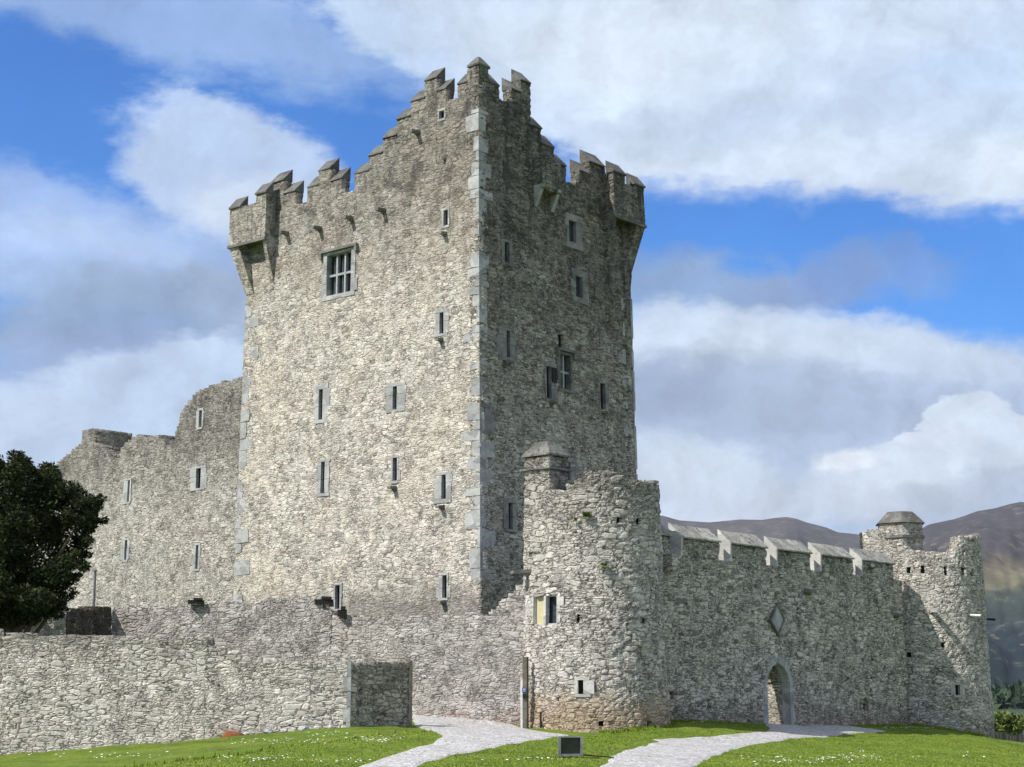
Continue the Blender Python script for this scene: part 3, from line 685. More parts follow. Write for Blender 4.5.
# bartizans
def bartizan(face, side, x_in, W_, y_bot, y_eave, cops, mat, taper_y, pr=.76):
    """square box on the far corner; built in the frame of this face"""
    ui, vb_ = face.px(x_in, y_bot); _, ve_ = face.px(x_in, y_eave)
    e = face.b * vb_; uo = W_ + pr
    bt = bpy.data.objects.new('bartizan', None); COL.objects.link(bt); bt.parent = keep
    th = .28
    dpt = 2.3
    mb = MB()
    fbox(mb, face, ui, uo, vb_, ve_, -pr, -pr + th, 8); fbox(mb, face, ui, ui + th, vb_, ve_, -pr + th, .0)
    fbox(mb, face, uo - th, uo, vb_, ve_, -pr + th, dpt, 4); fbox(mb, face, W_ - .3, uo - th, vb_, ve_, dpt - th, dpt)
    mb.build('parapet', mat, bt)
    # corbels: tapering fins at both ends and the solid tapering corner
    vt = face.px(x_in + (3 if side < 0 else -3), taper_y)[1]; mc = MB()
    def fin(ua, ub):
        P = [face.pos(u, v, w) for u in (ua, ub) for (v, w) in ((vb_, -pr), (vb_, .1), (vt, .1), (vt, -.02))]; mc.hexa(P)
    fin(ui, ui + .22); mc.build('corbel', mat, bt); mc = MB()
    a = [face.pos(u, vb_, w) for (u, w) in ((uo - .62, -pr), (uo, -pr), (uo, .0), (uo - .62, .0))]
    c_ = [face.pos(u, vt - .3, w) for (u, w) in ((W_ - .5, -.02), (W_ + .02, -.02), (W_ + .02, .3), (W_ - .5, .3))]; mc.hexa(a + c_); mc.build('corbel', mat, bt); mc = MB()
    a = [face.pos(u, vb_, w) for (u, w) in ((W_ - .05, dpt - .25), (uo, dpt - .25), (uo, dpt), (W_ - .05, dpt))]
    c_ = [face.pos(u, vt, w) for (u, w) in ((W_ - .1, dpt - .25), (W_ + .02, dpt - .25), (W_ + .02, dpt), (W_ - .1, dpt))]; mc.hexa(a + c_)
    mb = mc; mb.build('corbel', mat, bt)
    mb = MB(); fbox(mb, face, ui - .04, uo + .05, vb_ - .10, vb_ + .02, -pr - .05, -pr + .08); fbox(mb, face, uo - .08, uo + .05, vb_ - .10, vb_ + .02, -pr + .08, dpt); mb.build('string_course', M_DRESSD, bt)
    for (fr0, fr1, up, h) in cops:
        a_, b_ = ui + (uo - ui) * fr0, ui + (uo - ui) * fr1
        mb = MB(); wedge(mb, face, a_ - .04, b_ + .04, ve_ + up + .004, h, -pr - .06, -pr + th + .08); mb.build('coping', M_COPE, bt)
        if up > .02: mb = MB(); fbox(mb, face, a_, b_, ve_ - .02, ve_ + up, -pr + .002, -pr + th - .002); mb.build('merlon', mat, bt)
    mb = MB(); fbox(mb, face, ui, ui + th, ve_ - .01, ve_ + .22, -pr + th + .05, -.02); mb.build('merlon', mat, bt)
    mb = MB(); fbox(mb, face, ui - .03, ui + th + .03, ve_ + .222, ve_ + .34, -pr + th + .03, -.03); mb.build('coping', M_COPE, bt)
    # side merlon further back
    mb = MB(); fbox(mb, face, uo - th, uo, ve_ - .01, ve_ + .35, dpt - 1.0, dpt - .02); mb.build('merlon', mat, bt)
    mb = MB(); q = [face.pos(u, ve_ + .352, w) for (u, w) in ((uo + .05, dpt - 1.05), (uo + .05, dpt + .03), (uo - th - .05, dpt + .03), (uo - th - .05, dpt - 1.05))]
    q2 = [face.pos(u, ve_ + z, w) for (u, w, z) in ((uo + .05, dpt - 1.05, .42), (uo + .05, dpt + .03, .42), (uo - th - .05, dpt + .03, .85), (uo - th - .05, dpt - 1.05, .85))]; mb.hexa(q + q2); mb.build('coping', M_COPE, bt)
bartizan(FL, -1, 275.5, WL, 240, 203, [(0, .28, .32, .56), (.70, 1, .0, .56)], M_KEEPL, 281, .6)
bartizan(FR, 1, 604, WR, 217, 182, [(0, .38, .32, .56), (.66, 1, .12, .58)], M_KEEPR, 262, .55)
# machicolation box on the shaded face
def machic():
    u0, v0 = FR.px(534, 200); u1, v1 = FR.px(552, 166); mb = MB(); fbox(mb, FR, u0, u1, v0 + .42, v1, -.42, .02, 4); mb.build('box_machicolation', M_KEEPR, keep)
    for u in (u0 - .01, u1 - .17):
        mb = MB(); P = [FR.pos(a, v, w) for a in (u, u + .18) for (v, w) in ((v0 + .6, -.46), (v0 + .6, .02), (v0 - .25, .02), (v0 - .25, -.05))]; mb.hexa(P)
        mb.build('corbel', M_DRESS, keep)
machic()

# ------------------------------------------------------------------ ruined wing to the left of the keep
pw = FL.pos(WL - .35, 0, .9)
FW = Flat((pw[0], pw[1]), AL, +1, .008, 12, 0, 0)
wing = thing('ruined_wing', (*FW.pos(4, 0, 0)[:2], .8), 'ruined grey stone barrack wing with a broken curved top left of the keep', 'ruin')
prof = [(243, 377), (239, 377.5), (215, 384), (199, 391), (190, 398), (182.5, 409), (178, 420), (175, 435), (170, 443), (166, 443), (163.5, 436), (137, 436), (128, 442), (120, 451), (114, 460), (109, 459), (106, 446), (90, 443), (82, 443), (73, 449), (55, 466), (36, 480), (20, 500)]
topw = ragged([FW.px(*p) for p in prof], .06, .28, 4)
HW = []
for o_, s_ in [((199.2, 410, 202, 427.5), (196.5, 409, 204, 429)), ((196.3, 468, 200.8, 488.5), (190.5, 467.5, 206.5, 489)), ((127.6, 480, 130, 502), (122, 480, 132, 503)),
               ((124.8, 540, 127.2, 560), (121.5, 539, 129.5, 561)), ((195.8, 545, 198.4, 569), (193, 544, 201, 570))]:
    HW.append(window(wing, FW, o_, s_, M_DRESS))
uE = FW.px(18, 520)[0]
panel('wall', M_RUIN, wing, FW, -.6, uE, -1.2, 14, topw, HW, .8, .1)
fe = Flat(tuple(FW.pos(uE, 0, 0)[:2]), AR, +1, 0, 8); panel('wall', M_RUIN, wing, fe, 0, 7, -1.2, 8, ragged([(0, 7.6), (3, 6.5), (7, 7)], .2, .3, 5), (), .7, .25)
# stub of the chimney block standing behind the broken top
cb = FW.px(108, 436); b0 = FW.pos(cb[0], 0, 2.2); FC1 = Flat((b0[0], b0[1]), AL, +1, 0, 3)
ca = FC1.px(82, 440); cb2 = FC1.px(104, 428)
pz = FC1.px(95, 428)[1]; e0, e1 = FC1.px(95, 428)[0], FC1.px(82, 428)[0]
mb = MB()
fbox(mb, FC1, e0, e1, pz - 3, pz, 0, .5, 4); mb2 = MB()
mb = None
chim = bpy.data.objects.new('chimney', None); COL.objects.link(chim); chim.parent = wing
panel('chimney_side', M_RUIN, chim, FC1, e0, e1, pz - 4, pz, ragged([(e0, pz - .05), (e1, pz - .05)], .06, .3, 3), (), 2.0, .14)
FC2 = Flat(tuple(FC1.pos(e0, 0, 0)[:2]), AR, -1, 0, 3); le = FC2.px(132, 436)[0]
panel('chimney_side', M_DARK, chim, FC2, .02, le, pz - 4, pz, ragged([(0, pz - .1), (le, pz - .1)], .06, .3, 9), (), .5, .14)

# ------------------------------------------------------------------ bawn wall in front of the keep (middle distance)
def two(pa, pb, inward):
    az = math.degrees(math.atan2(pb[0] - pa[0], pb[1] - pa[1])); return Flat((pa[0], pa[1]), az, inward, 0, math.hypot(pb[0] - pa[0], pb[1] - pa[1]))
def plan(x, D): a = at(x, HOR, D); return (a.x, a.y)
bawn = thing('bawn_wall', (*plan(380, 55), .8), 'long pale rubble wall at the foot of the keep, with a broken stepped end', 'stone wall')
q0, q1, q2 = plan(526, 53.9), plan(330, 56.2), plan(108, 58)
B1 = two(q0, q1, +1); B2 = two(q1, q2, +1)
panel('wall', M_BAWN, bawn, B1, 0, B1.W, -1.6, 6, ragged([B1.px(*p) for p in [(526, 584), (520, 586), (513, 592), (504.5, 598), (496, 608), (483, 615), (440, 614), (398, 616), (347, 616), (330, 614)]], .05, .3, 2), (), .8, .085)
panel('wall', M_BAWN, bawn, B2, 0, B2.W, -1.6, 6, ragged([B2.px(*p) for p in [(330, 614), (318, 603), (290, 598), (230, 602), (108, 607.5)]], .05, .3, 6), (), .8, .085)
q3, q4 = plan(62, 55.8), plan(-60, 54)
B3 = two(q2, q3, +1); B4 = two(q3, q4, +1)
panel('wall', M_STAINSHADE, bawn, B3, 0, B3.W, -1.6, 6, ragged([B3.px(108, 607.5), B3.px(62, 611)], .03, .4, 3), (), .8, .12)
panel('wall', M_BAWN, bawn, B4, 0, B4.W, -1.6, 6, ragged([B4.px(62, 611), B4.px(-60, 605)], .04, .3, 3), (), .8, .12)

# ------------------------------------------------------------------ front boundary wall with its return beside the gateway
fw = thing('boundary_wall', (*plan(200, 46), .4), 'low pale rubble wall along the lawn, nearest wall on the left', 'stone wall')
f0, f1, f2, f3 = plan(350, 48), plan(205, 48.2), plan(0, 48.8), plan(-90, 49.3)
G1 = two(f0, f1, +1); G2 = two(f1, f2, +1); G3 = two(f2, f3, +1)
panel('wall', M_FRONT, fw, G1, 0, G1.W, -1.9, 3, ragged([G1.px(*p) for p in [(350, 663), (320, 662), (291, 660.5), (262, 656), (230, 650), (205.5, 645)]], .02, .4, 2), (), .7, .075)
panel('wall', M_FRONT, fw, G2, -.02, G2.W, -2.2, 3, ragged([G2.px(204, 638), G2.px(100, 635.5), G2.px(0, 634)], .012, .4, 8), (), .7, .075)
panel('wall', M_FRONT, fw, G3, 0, G3.W, -2.2, 3, ragged([G3.px(0, 634), G3.px(-90, 631)], .012, .4, 8), (), .7, .1)
r1 = plan(408.5, 50.2); RT = two(f0, r1, -1)
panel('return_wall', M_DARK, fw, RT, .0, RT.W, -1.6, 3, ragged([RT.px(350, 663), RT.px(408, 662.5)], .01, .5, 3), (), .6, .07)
mb = MB(); fbox(mb, RT, RT.W - .01, RT.W + .16, -1.6, RT.px(408, 661)[1], -.02, .62); mb.build('gate_jamb', M_WOOD, fw)
for k_ in range(5):
    mb = MB(); fbox(mb, G1, -.02, .10 + .09 * (k_ % 2), -1.1 + k_ * .43, -1.1 + k_ * .43 + .415, -.03, .2); mb.build('quoin', M_DRESS, fw)

# ------------------------------------------------------------------ near round tower
cc0 = plan(594, 54.4)
RD = Cyl(cc0[0], cc0[1], 2.36, .022, .05)
rt = thing('round_tower', (*cc0, .6), 'large round stone tower with rusty base and square corner turret, nearest the camera', 'castle tower')
HRd = []
H1 = window(rt, RD, (533.5, 596, 557, 624), (526, 594, 562, 625), M_DRESSP, None, M_GLASS, depth=.22); HRd.append(H1)
mb = MB(); um = (H1[0] + H1[1]) / 2; fbox(mb, RD, um - .05, um + .05, H1[2], H1[3], .03, .2); mb.build('mullion', M_DRESSP, rt)
mb = MB(); fbox(mb, RD, H1[0] + .06, um - .06, H1[2], H1[3] - .02, .12, .16); mb.build('shutter', M_YEL, rt)
HRd.append(window(rt, RD, (577.8, 680, 583.4, 694), (574, 677, 591, 697), M_DRESSP, depth=.22))
for r_ in [(536.8, 517, 539.2, 524), (617.5, 518, 620.5, 523), (638, 518, 641, 524), (577, 618, 579.5, 623), (577.5, 614, 579, 619), (642, 618, 645, 623), (556, 697, 557.5, 701), (599, 721, 603, 726), (648, 721, 651, 727)]:
    HRd.append(window(rt, RD, r_, depth=.25))
topr = [(-7.5, 6.6)] + [RD.px(*p) for p in [(523, 491), (545, 490.5), (566, 489), (572, 484), (580, 478), (590, 471), (600, 469.5), (612, 470), (622, 473), (630, 479), (640, 481), (655, 482), (660.5, 483)]] + [(7.5, 6.7)]
topr = [(u, v) for u, v in topr]
panel('wall', M_ROUND, rt, RD, -RD.W / 2, RD.W / 2, -1.5, 8, ragged(topr, .05, .3, 4), HRd, .6, .065)
mb = MB(); ring = [RD.pos(u, 5.6, .55) for u in np.linspace(-RD.W / 2, RD.W / 2, 25)[:-1]]; mb.add(ring + [p - np.array([0, 0, .2]) for p in ring], [tuple(range(24)), tuple(range(47, 23, -1))] + [(i, (i + 1) % 24, 24 + (i + 1) % 24, 24 + i) for i in range(24)]); mb.build('roof', M_COPE, rt)
# square corner turret on it
tp = at(549, 470, 52.75); TL = Flat((tp.x, tp.y), AL, +1, .0, 1.1); TRt = Flat((tp.x, tp.y), AR, -1, 0, 1)
wl_ = TL.px(524.6, 470)[0]; wr_ = TRt.px(568, 470)[0]; vt0 = TL.px(549, 495)[1]; vt1 = TL.px(549, 454.5)[1]; vs_ = TL.px(549, 468.5)[1]
tr = bpy.data.objects.new('corner_turret', None); COL.objects.link(tr); tr.parent = rt
panel('turret_wall', M_ROUND, tr, TL, 0, wl_, vt0 - 1.8, vt1, None, (), .3, .07, wav=.004)
panel('turret_wall', M_CURT, tr, TRt, .0, wr_, vt0 - .9, vt1, None, (), .3, .07, wav=.004)
mb = MB(); q = [TL.pos(u, vt0 - 1, w) for (u, w) in ((.1, .1), (wl_ - .02, .1), (wl_ - .02, wr_), (.1, wr_))]; mb.hexa(q + [p + np.array([0, 0, vt1 - vt0 + .99]) for p in q]); mb.build('turret_core', M_ROUND, tr)
def cap4(v, o_, hslab, h, k, name, mat):
    mb = MB(); q = [TL.pos(u, v, w) for (u, w) in ((-o_, -o_), (wl_ + o_, -o_), (wl_ + o_, wr_ + o_), (-o_, wr_ + o_))]; q2 = [p + np.array([0, 0, hslab]) for p in q]; mb.hexa(q + q2)
    if h: c_ = sum(q2) / 4; mb.hexa(q2 + [c_ + (p - c_) * k + np.array([0, 0, h]) for p in q2])
    mb.build(name, mat, tr)
cap4(vt1, .07, .06, .44, .42, 'coping', M_COPEM); cap4(vs_, .10, .06, 0, 0, 'string_course', M_DRESSD)
spout(rt, RD, 528, 571, .38, .12, .55); spout(rt, RD, 603, 568, .1, .06, .1)
mb = MB(); a_ = RD.px(542, 712); b_ = RD.px(542, 728); mb.tube([RD.pos(a_[0], a_[1], -.06), RD.pos(b_[0], b_[1], -.06)], .035); mb.build('drainpipe', M_BLACKW, rt)

# ------------------------------------------------------------------ curtain wall
c0 = at(668, HOR, 55.3)
FCn = Flat((c0.x, c0.y), AR + .2, -1, 0.004, 20)
cw = thing('curtain_wall', (c0.x + 4, c0.y + 5, .6), 'long shaded curtain wall with pitched merlons and a pointed arch doorway', 'stone wall')
uend = FCn.px(905, 640)[0]
vgap = FCn.px(720, 560)[1]; veave = FCn.px(700, 540.5)[1]
ga, gb = FCn.px(767, 700)[0], FCn.px(790, 700)[0]; gspr = FCn.px(778, 686)[1]; gap_ = FCn.px(777, 662.5)[1]; gm_ = (ga + gb) / 2
def arch(U, V):
    k = np.clip((V - gspr) / (gap_ - gspr), 0, 1); hw = (gb - ga) / 2 * np.sqrt(np.clip(1 - k ** 1.7, 0, 1))
    return (np.abs(U - gm_) < hw) & (V < gap_) & (V > -1.5)
HC = []
for r_ in [(694, 546, 696.5, 551), (704, 566, 706, 570), (755, 584, 757, 588), (752, 611, 754, 616), (797, 609, 799, 613), (671, 692, 673.5, 700), (708, 699, 710.5, 710), (714, 700, 715.5, 707), (864.5, 698, 867, 711), (848, 677, 850, 681), (870, 690, 871.5, 697), (822, 600, 824, 604), (736, 640, 738, 644), (700, 630, 702, 633), (830, 560, 831.5, 566), (684, 603, 686, 606), (855, 640, 857, 644)]: HC.append(window(cw, FCn, r_, depth=.25))
panel('wall', M_CURT, cw, FCn, -1.2, uend, -1.4, vgap, None, HC, 1.0, .085, void=arch, ue=[ga, gb, gm_] + list(np.linspace(ga - .1, gb + .1, 25)), ve=list(np.linspace(gspr, gap_ + .05, 18)))
for (x0, x1) in [(640, 670.5), (681, 719), (730, 765.8), (776, 810), (819.5, 852), (860.5, 892.5)]:
    a_, b_ = FCn.px(x0, 545)[0], FCn.px(x1, 545)[0]
    panel('merlon', M_CURT, cw, FCn, a_, b_, vgap - .02, veave, None, (), .45, .09, wav=.006)
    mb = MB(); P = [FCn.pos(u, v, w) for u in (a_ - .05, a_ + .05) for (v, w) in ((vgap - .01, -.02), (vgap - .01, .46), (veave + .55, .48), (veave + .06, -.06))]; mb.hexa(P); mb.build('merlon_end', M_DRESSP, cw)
    mb = MB(); n_ = 5; a_ += .055
    for k_ in range(n_):
        wedge(mb, FCn, a_ - .05 + (b_ - a_ + .1) * k_ / n_, a_ - .05 + (b_ - a_ + .1) * (k_ + 1) / n_ - .01, veave + .004 + random.uniform(0, .015), .52 + random.uniform(-.02, .02), -.08, .47, .05)
    mb.build('coping', M_COPEL, cw)
# pointed arch dressing: jambs and voussoirs
mb = MB()
def archpt(k, off):  # k -1..1 around the arch from left springing to right
    s_ = 1 if k > 0 else -1; a = 1 - abs(k); hw = (gb - ga) / 2
    return gm_ + s_ * (hw * math.sqrt(max(0, 1 - a ** 1.7)) + off * (1 - .6 * a)), gspr + (gap_ - gspr) * a + off * a * 1.3
for side in (-1, 1):
    z = -1.3; k_ = 0
    while z < gspr:
        z2 = min(gspr, z + .42); ux = gm_ + side * (gb - ga) / 2; ww_ = .30 if k_ % 2 else .2
        fbox(mb, FCn, *sorted((ux - side * .02, ux + side * ww_)), z, z2 - .008, -.03, .3); z = z2; k_ += 1
ks = np.linspace(-1, 1, 13)
for a_, b_ in zip(ks[:-1], ks[1:]):
    pts = [archpt(a_ + .004, -.02), archpt(b_ - .004, -.02), archpt(b_ - .004, .2), archpt(a_ + .004, .2)]
    mb.hexa([FCn.pos(u, v, w) for w in (-.03, .3) for (u, v) in pts])
mb.build('door_surround', M_DRESS, cw)
mb = MB(); fbox(mb, FCn, ga + .05, gb + .3, -1.3, -.95, .05, .9); mb.build('threshold', M_DRESS, cw)
# diamond plaque
dl, dt_, dr, db = FCn.px(768.5, 620), FCn.px(776, 603), FCn.px(783.5, 619), FCn.px(777, 636); mb = MB()
mb.hexa([FCn.pos(u, v, w) for w in (-.05, .05) for (u, v) in (dl, dt_, dr, db)]); mb.build('diamond_plaque', M_DRESS, cw)
mid = ((dl[0] + dr[0]) / 2, (dt_[1] + db[1]) / 2); mb = MB(); sh = lambda p, k: (mid[0] + (p[0] - mid[0]) * k, mid[1] + (p[1] - mid[1]) * k)
for a_, b_ in ((dl, dt_), (dt_, dr), (dr, db), (db, dl)): mb.hexa([FCn.pos(*p, w) for w in (-.09, .02) for p in (a_, b_, sh(b_, .82), sh(a_, .82))])
mb.build('plaque_rim', M_DRESSD, cw)
u_, v_ = FCn.px(672, 572); mb = MB(); fbox(mb, FCn, u_ - .55, u_ - .1, v_, v_ + .1, -.42, 0); fbox(mb, FCn, u_ - .5, u_ - .16, v_ + .1, v_ + .55, -.36, 0); mb.build('stone_bracket', M_CURT, cw)
for x, y in [(807, 590), (895, 614), (870, 565)]: spout(cw, FCn, x, y, .5, .16, .3)
mb = MB(); a_ = FCn.px(674, 580); b_ = FCn.px(674, 710); 
# wall of the inner yard seen sunlit through the doorway
yard = plan(767, 66.5); yard2 = plan(781, 70.5); Y1 = two(yard, yard2, -1)
yw = panel('yard_wall', M_DRESSP, None, Y1, -.5, Y1.W + 2, -1.3, 2.6, ragged([(-1, 2.4), (8, 2.4)], .05, .3, 3), (), .6, .15, loc=(yard[0], yard[1], .7))
props(yw, 'pale wall of the inner yard seen through the arched doorway', 'stone wall')

# ------------------------------------------------------------------ far round tower
c2 = plan(927, 70.6)
R2 = Cyl(c2[0], c2[1], 2.62, .018, .0)
ft = thing('round_tower', (*c2, .3), 'round stone tower with a capped hexagonal turret at the far right end of the wall', 'castle tower')
H2 = [window(ft, R2, (955.8, 685, 959, 695), (953, 683.5, 962, 697), M_DRESSP, depth=.2)]
for r_ in [(907, 567, 909.5, 573), (921.5, 566, 924, 573), (944.8, 566.5, 947, 575), (962, 567.5, 964.3, 575.5), (971.7, 569, 973.5, 576), (907, 653, 910, 657), (942, 643, 944.5, 647), (902, 648, 904, 651)]: H2.append(window(ft, R2, r_, depth=.25))
t2 = [(-8.3, 6.9)] + [R2.px(*p) for p in [(866, 531), (879, 531.5), (882, 541), (892, 541), (905, 547), (914, 552), (927, 553.5), (940, 554.5), (956, 554.5), (957.5, 536.5), (966, 535.5), (979.5, 536)]] + [(4.2, R2.px(979.5, 536)[1] - .2), (4.25, 6.2), (8.3, 6.3)]
panel('wall', M_ROUND2, ft, R2, -R2.W / 2, R2.W / 2, -1.9, 9, ragged(t2, .06, .3, 4), H2, .55, .08)
mb = MB(); ring = [R2.pos(u, 5.2, .5) for u in np.linspace(-R2.W / 2, R2.W / 2, 25)[:-1]]; mb.add(ring + [p - np.array([0, 0, .2]) for p in ring], [tuple(range(24)), tuple(range(47, 23, -1))] + [(i, (i + 1) % 24, 24 + (i + 1) % 24, 24 + i) for i in range(24)]); mb.build('roof', M_COPE, ft)
# hexagonal capped turret
tc_ = plan(907.5, 69.9); el_ = lambda y: at(904, y, 69.9).z - EYE
def hexring(r, z, a0=R(22)): return [(tc_[0] + r * math.cos(a0 + k * math.pi / 3), tc_[1] + r * math.sin(a0 + k * math.pi / 3), z + EYE) for k in range(6)]
def prism(name, r0, z0, r1, z1, mat, par, div=1):
    mb = MB(); a = hexring(r0, z0); b_ = hexring(r1, z1); mb.add(a + b_, [tuple(range(6))[::-1], tuple(range(6, 12))] + [(i, (i + 1) % 6, 6 + (i + 1) % 6, 6 + i) for i in range(6)]); return mb.build(name, mat, par)
ht = bpy.data.objects.new('corner_turret', None); COL.objects.link(ht); ht.parent = ft
prism('turret_wall', 1.02, el_(556), 1.02, el_(524.5), M_RUIN, ht); prism('string_course', 1.09, el_(539.5), 1.09, el_(537), M_DRESSD, ht)
prism('coping', 1.14, el_(524.5), .60, el_(512.5), M_COPE, ht)
mb = MB(); u_, v_ = R2.px(932, 611); fbox(mb, R2, u_ - .08, u_ + .08, v_ - .08, v_ + .08, -.7, .1); mb.build('water_spout', M_DRESSP, ft)
mb = MB(); u_, v_ = R2.px(970, 615); p_ = Vector(R2.pos(u_, v_, .05)); mb.tube([p_, p_ + Vector((.36, -.45, -.04))], .045); mb.build('water_pipe', M_WHITEM, ft)
mb = MB(); p_ = at(984, 619, 70.0); mb.tube([p_, p_ + Vector((.45, -.1, -.03))], .05); mb.build('water_pipe', M_BLACKW, ft)

# ------------------------------------------------------------------ small things by the walls
gp = plan(524, 53.0); gzp = at(524, 728, 53.0).z
post = thing('gate_post', (gp[0], gp[1], gzp), 'tall narrow wooden gate post beside the round tower with a small blue sign', 'post')
zt = at(524, 657, gp[1]).z
mb = MB(); mb.box((gp[0] + .02, gp[1], (gzp + zt) / 2), .14, .1, zt - gzp, R(8)); mb.build('board', M_WOOD, post)
mb = MB(); mb.box((gp[0] - .075, gp[1] - .02, (gzp + zt) / 2 - .35), .05, .1, zt - gzp - .7, R(8)); mb.build('white_edge', M_WHITEM, post)
mb = MB(); mb.box((gp[0] + .115, gp[1] - .01, (gzp + zt) / 2), .045, .12, zt - gzp, R(8)); mb.build('iron_edge', M_BLACKW, post)
zs = at(524, 690, gp[1]).z
mb = MB(); mb.box((gp[0] + .0, gp[1] - .075, zs), .13, .02, .12, R(8)); mb.build('sign', M_BLUE, post)
mb = MB(); mb.box((gp[0] - .015, gp[1] - .088, zs + .02), .022, .006, .05, R(8)); mb.box((gp[0] + .025, gp[1] - .083, zs + .02), .022, .006, .05, R(8)); mb.box((gp[0], gp[1] - .086, zs - .035), .09, .006, .012, R(8)); mb.build('pictogram', M_WHITEM, post)
mb = MB(); mb.box((gp[0] + .01, gp[1] - .07, zs - .19), .11, .05, .12, R(8)); mb.build('lock_box', M_BLACKW, post)

fx = ground_px(570.5, 757.5); fz = float(gz(*fx)) + .02
fl = thing('floodlight', (fx[0], fx[1], fz), 'small grey boxed ground floodlight on the grass near the path fork', 'floodlight')
mb = MB(); hw_ = .26; hh = .42
mb.box((fx[0], fx[1] + .14, fz + hh / 2), .46, .22, hh - .02); mb.build('housing', M_GREYM, fl)
for s_ in (-1, 1): mb = MB(); mb.box((fx[0] + s_ * .245, fx[1] + .05, fz + hh / 2), .06, .42, hh); mb.build('side_plate', M_GREYM, fl)
mb = MB(); mb.box((fx[0], fx[1] + .02, fz + .235), .40, .02, .34); mb.build('glass', M_PANE, fl)
mb = MB(); mb.box((fx[0], fx[1] - .0, fz + .03), .56, .3, .05); mb.build('base_plate', M_GREYM, fl); mb = MB(); mb.box((fx[0], fx[1] + .02, fz + .42), .50, .34, .025); mb.build('top_plate', M_GREYM, fl)
mb = MB(); pts = []
for i in range(12):
    x_ = fx[0] + .28 + i * .06; y_ = fx[1] + .1 - i * .03 + .04 * math.sin(i); pts.append((x_, y_, float(gz(x_, y_)) + .05))
mb.tube(pts, .016, 6); mb.build('cable', M_BLACKW, fl)

# pole rising behind the wall
pp = plan(87.5, 57.6); mb = MB(); z1 = at(87.5, 571, 57.6).z; mb.tube([(pp[0], pp[1] + .25, .8), (pp[0], pp[1] + .25, z1)], .045); mb.tube([(pp[0], pp[1] + .25, z1), (pp[0], pp[1] + .25, z1 + .06)], .07)
props(mb.build('pole', M_GREYM, None, False, (pp[0], pp[1] + .25, .8)), 'thin grey pole standing against the ruined wing beside the dark tree', 'pole')
# black timbers resting on the wall top
def beam(x, y, D, L, h, lab, w=.3, seed=0):
    p = at(x, y, D); mb = MB(); mb.box(p, L, w, h, R(12)); mb.box(p + Vector((L * .15, -.05, h * .8)), L * .55, w * .7, h * .6, R(6)); mb.box(p + Vector((L * .4, -.02, -h * .6)), L * .25, w * .8, h * .8, R(12))
    props(mb.build('timber_beam', M_BLACKW, None, False, p), lab, 'timber', 'dark timbers on the wall top')
beam(324, 602, 56.4, .62, .16, 'black timber stub on the wall top below the keep, left of the lowest slit', .3)
beam(342, 613, 56.0, .3, .2, 'short black block on the wall top right under the lowest slit of the keep', .3)
beam(196, 602, 57.2, .55, .12, 'flat black timber on the wall top below the ruined wing', .3)

# fallen stones and earth at the foot of the front wall
def rock(c, r, seed):
    bm = bmesh.new(); bmesh.ops.create_icosphere(bm, subdivisions=2, radius=r)
    for v in bm.verts:
        n = mnoise.noise(v.co * (1.4 / r) + Vector((seed, 0, 0))); v.co *= 1 + .5 * n; v.co.z *= .55; v.co += Vector(c)
    V = [tuple(v.co) for v in bm.verts]; Fc = [tuple(q.index for q in f.verts) for f in bm.faces]; bm.free(); return V, Fc
places = [(270, 726, .16, 'pale fallen stone against the wall foot, leftmost of five'), (285, 727, .12, 'small fallen stone by the wall foot, second from the left'), (305, 728, .17, 'largest fallen stone by the wall foot, middle one'),
          (318, 728, .12, 'fallen stone by the wall foot, fourth from the left'), (333, 727, .13, 'fallen stone nearest the wall corner')]
for i, (x, y, r_, lab) in enumerate(places):
    p = G1.px(x, y); q = G1.pos(p[0], p[1], -.16); z_ = float(gz(q[0], q[1])) + .03; V, Fc = rock((q[0], q[1], z_), r_, i * 3.1)
    props(mesh_obj('fallen_stone', V, Fc, M_DRESSP if i % 2 else M_DRESS, None, False, (q[0], q[1], z_)), lab, 'stone', 'fallen stones at the wall foot')
M_RUST = plain('red_earth', (.20, .075, .03), .95, var=.4, bmp=.03)
q = G1.pos(*G1.px(234, 728), -.22); V, Fc = rock((q[0], q[1], float(gz(q[0], q[1])) - .02), .36, 9.0); props(mesh_obj('earth_heap', V, Fc, M_RUST, None, True, (q[0], q[1], float(gz(q[0], q[1])))), 'little heap of red earth at the foot of the low wall', 'earth heap')

# plants rooted in the round tower
def tuft(name, c, n, r, mat, label, grp):
    V = []; Fc = []
    for i in range(n):
        a = random.uniform(0, 2 * math.pi); d = Vector((math.cos(a), -abs(math.sin(a)) * .8 - .2, random.uniform(-.5, .9))).normalized() * r * random.uniform(.5, 1)
        s_ = d.cross(Vector((0, 0, 1))).normalized() * r * .12; k = len(V); c1 = Vector(c) + d * .5 + Vector((0, 0, .03))
        V += [tuple(Vector(c)), tuple(c1 + s_), tuple(Vector(c) + d), tuple(c1 - s_)]; Fc.append((k, k + 1, k + 2, k + 3))
    props(mesh_obj(name, V, Fc, mat, None, False, c, recalc=False), label, 'plant', grp)
for x, y, r_, lab in [(586, 516, .26, 'green fern tuft high on the near round tower, largest of three'), (576, 521, .15, 'small yellowish tuft just left of the largest fern'), (604, 566, .22, 'green tuft lower down the near round tower')]:
    tuft('wall_plant', RD.pos(*RD.px(x, y), -.05), 60, r_, M_FERN, lab, 'plants growing in the round tower wall')

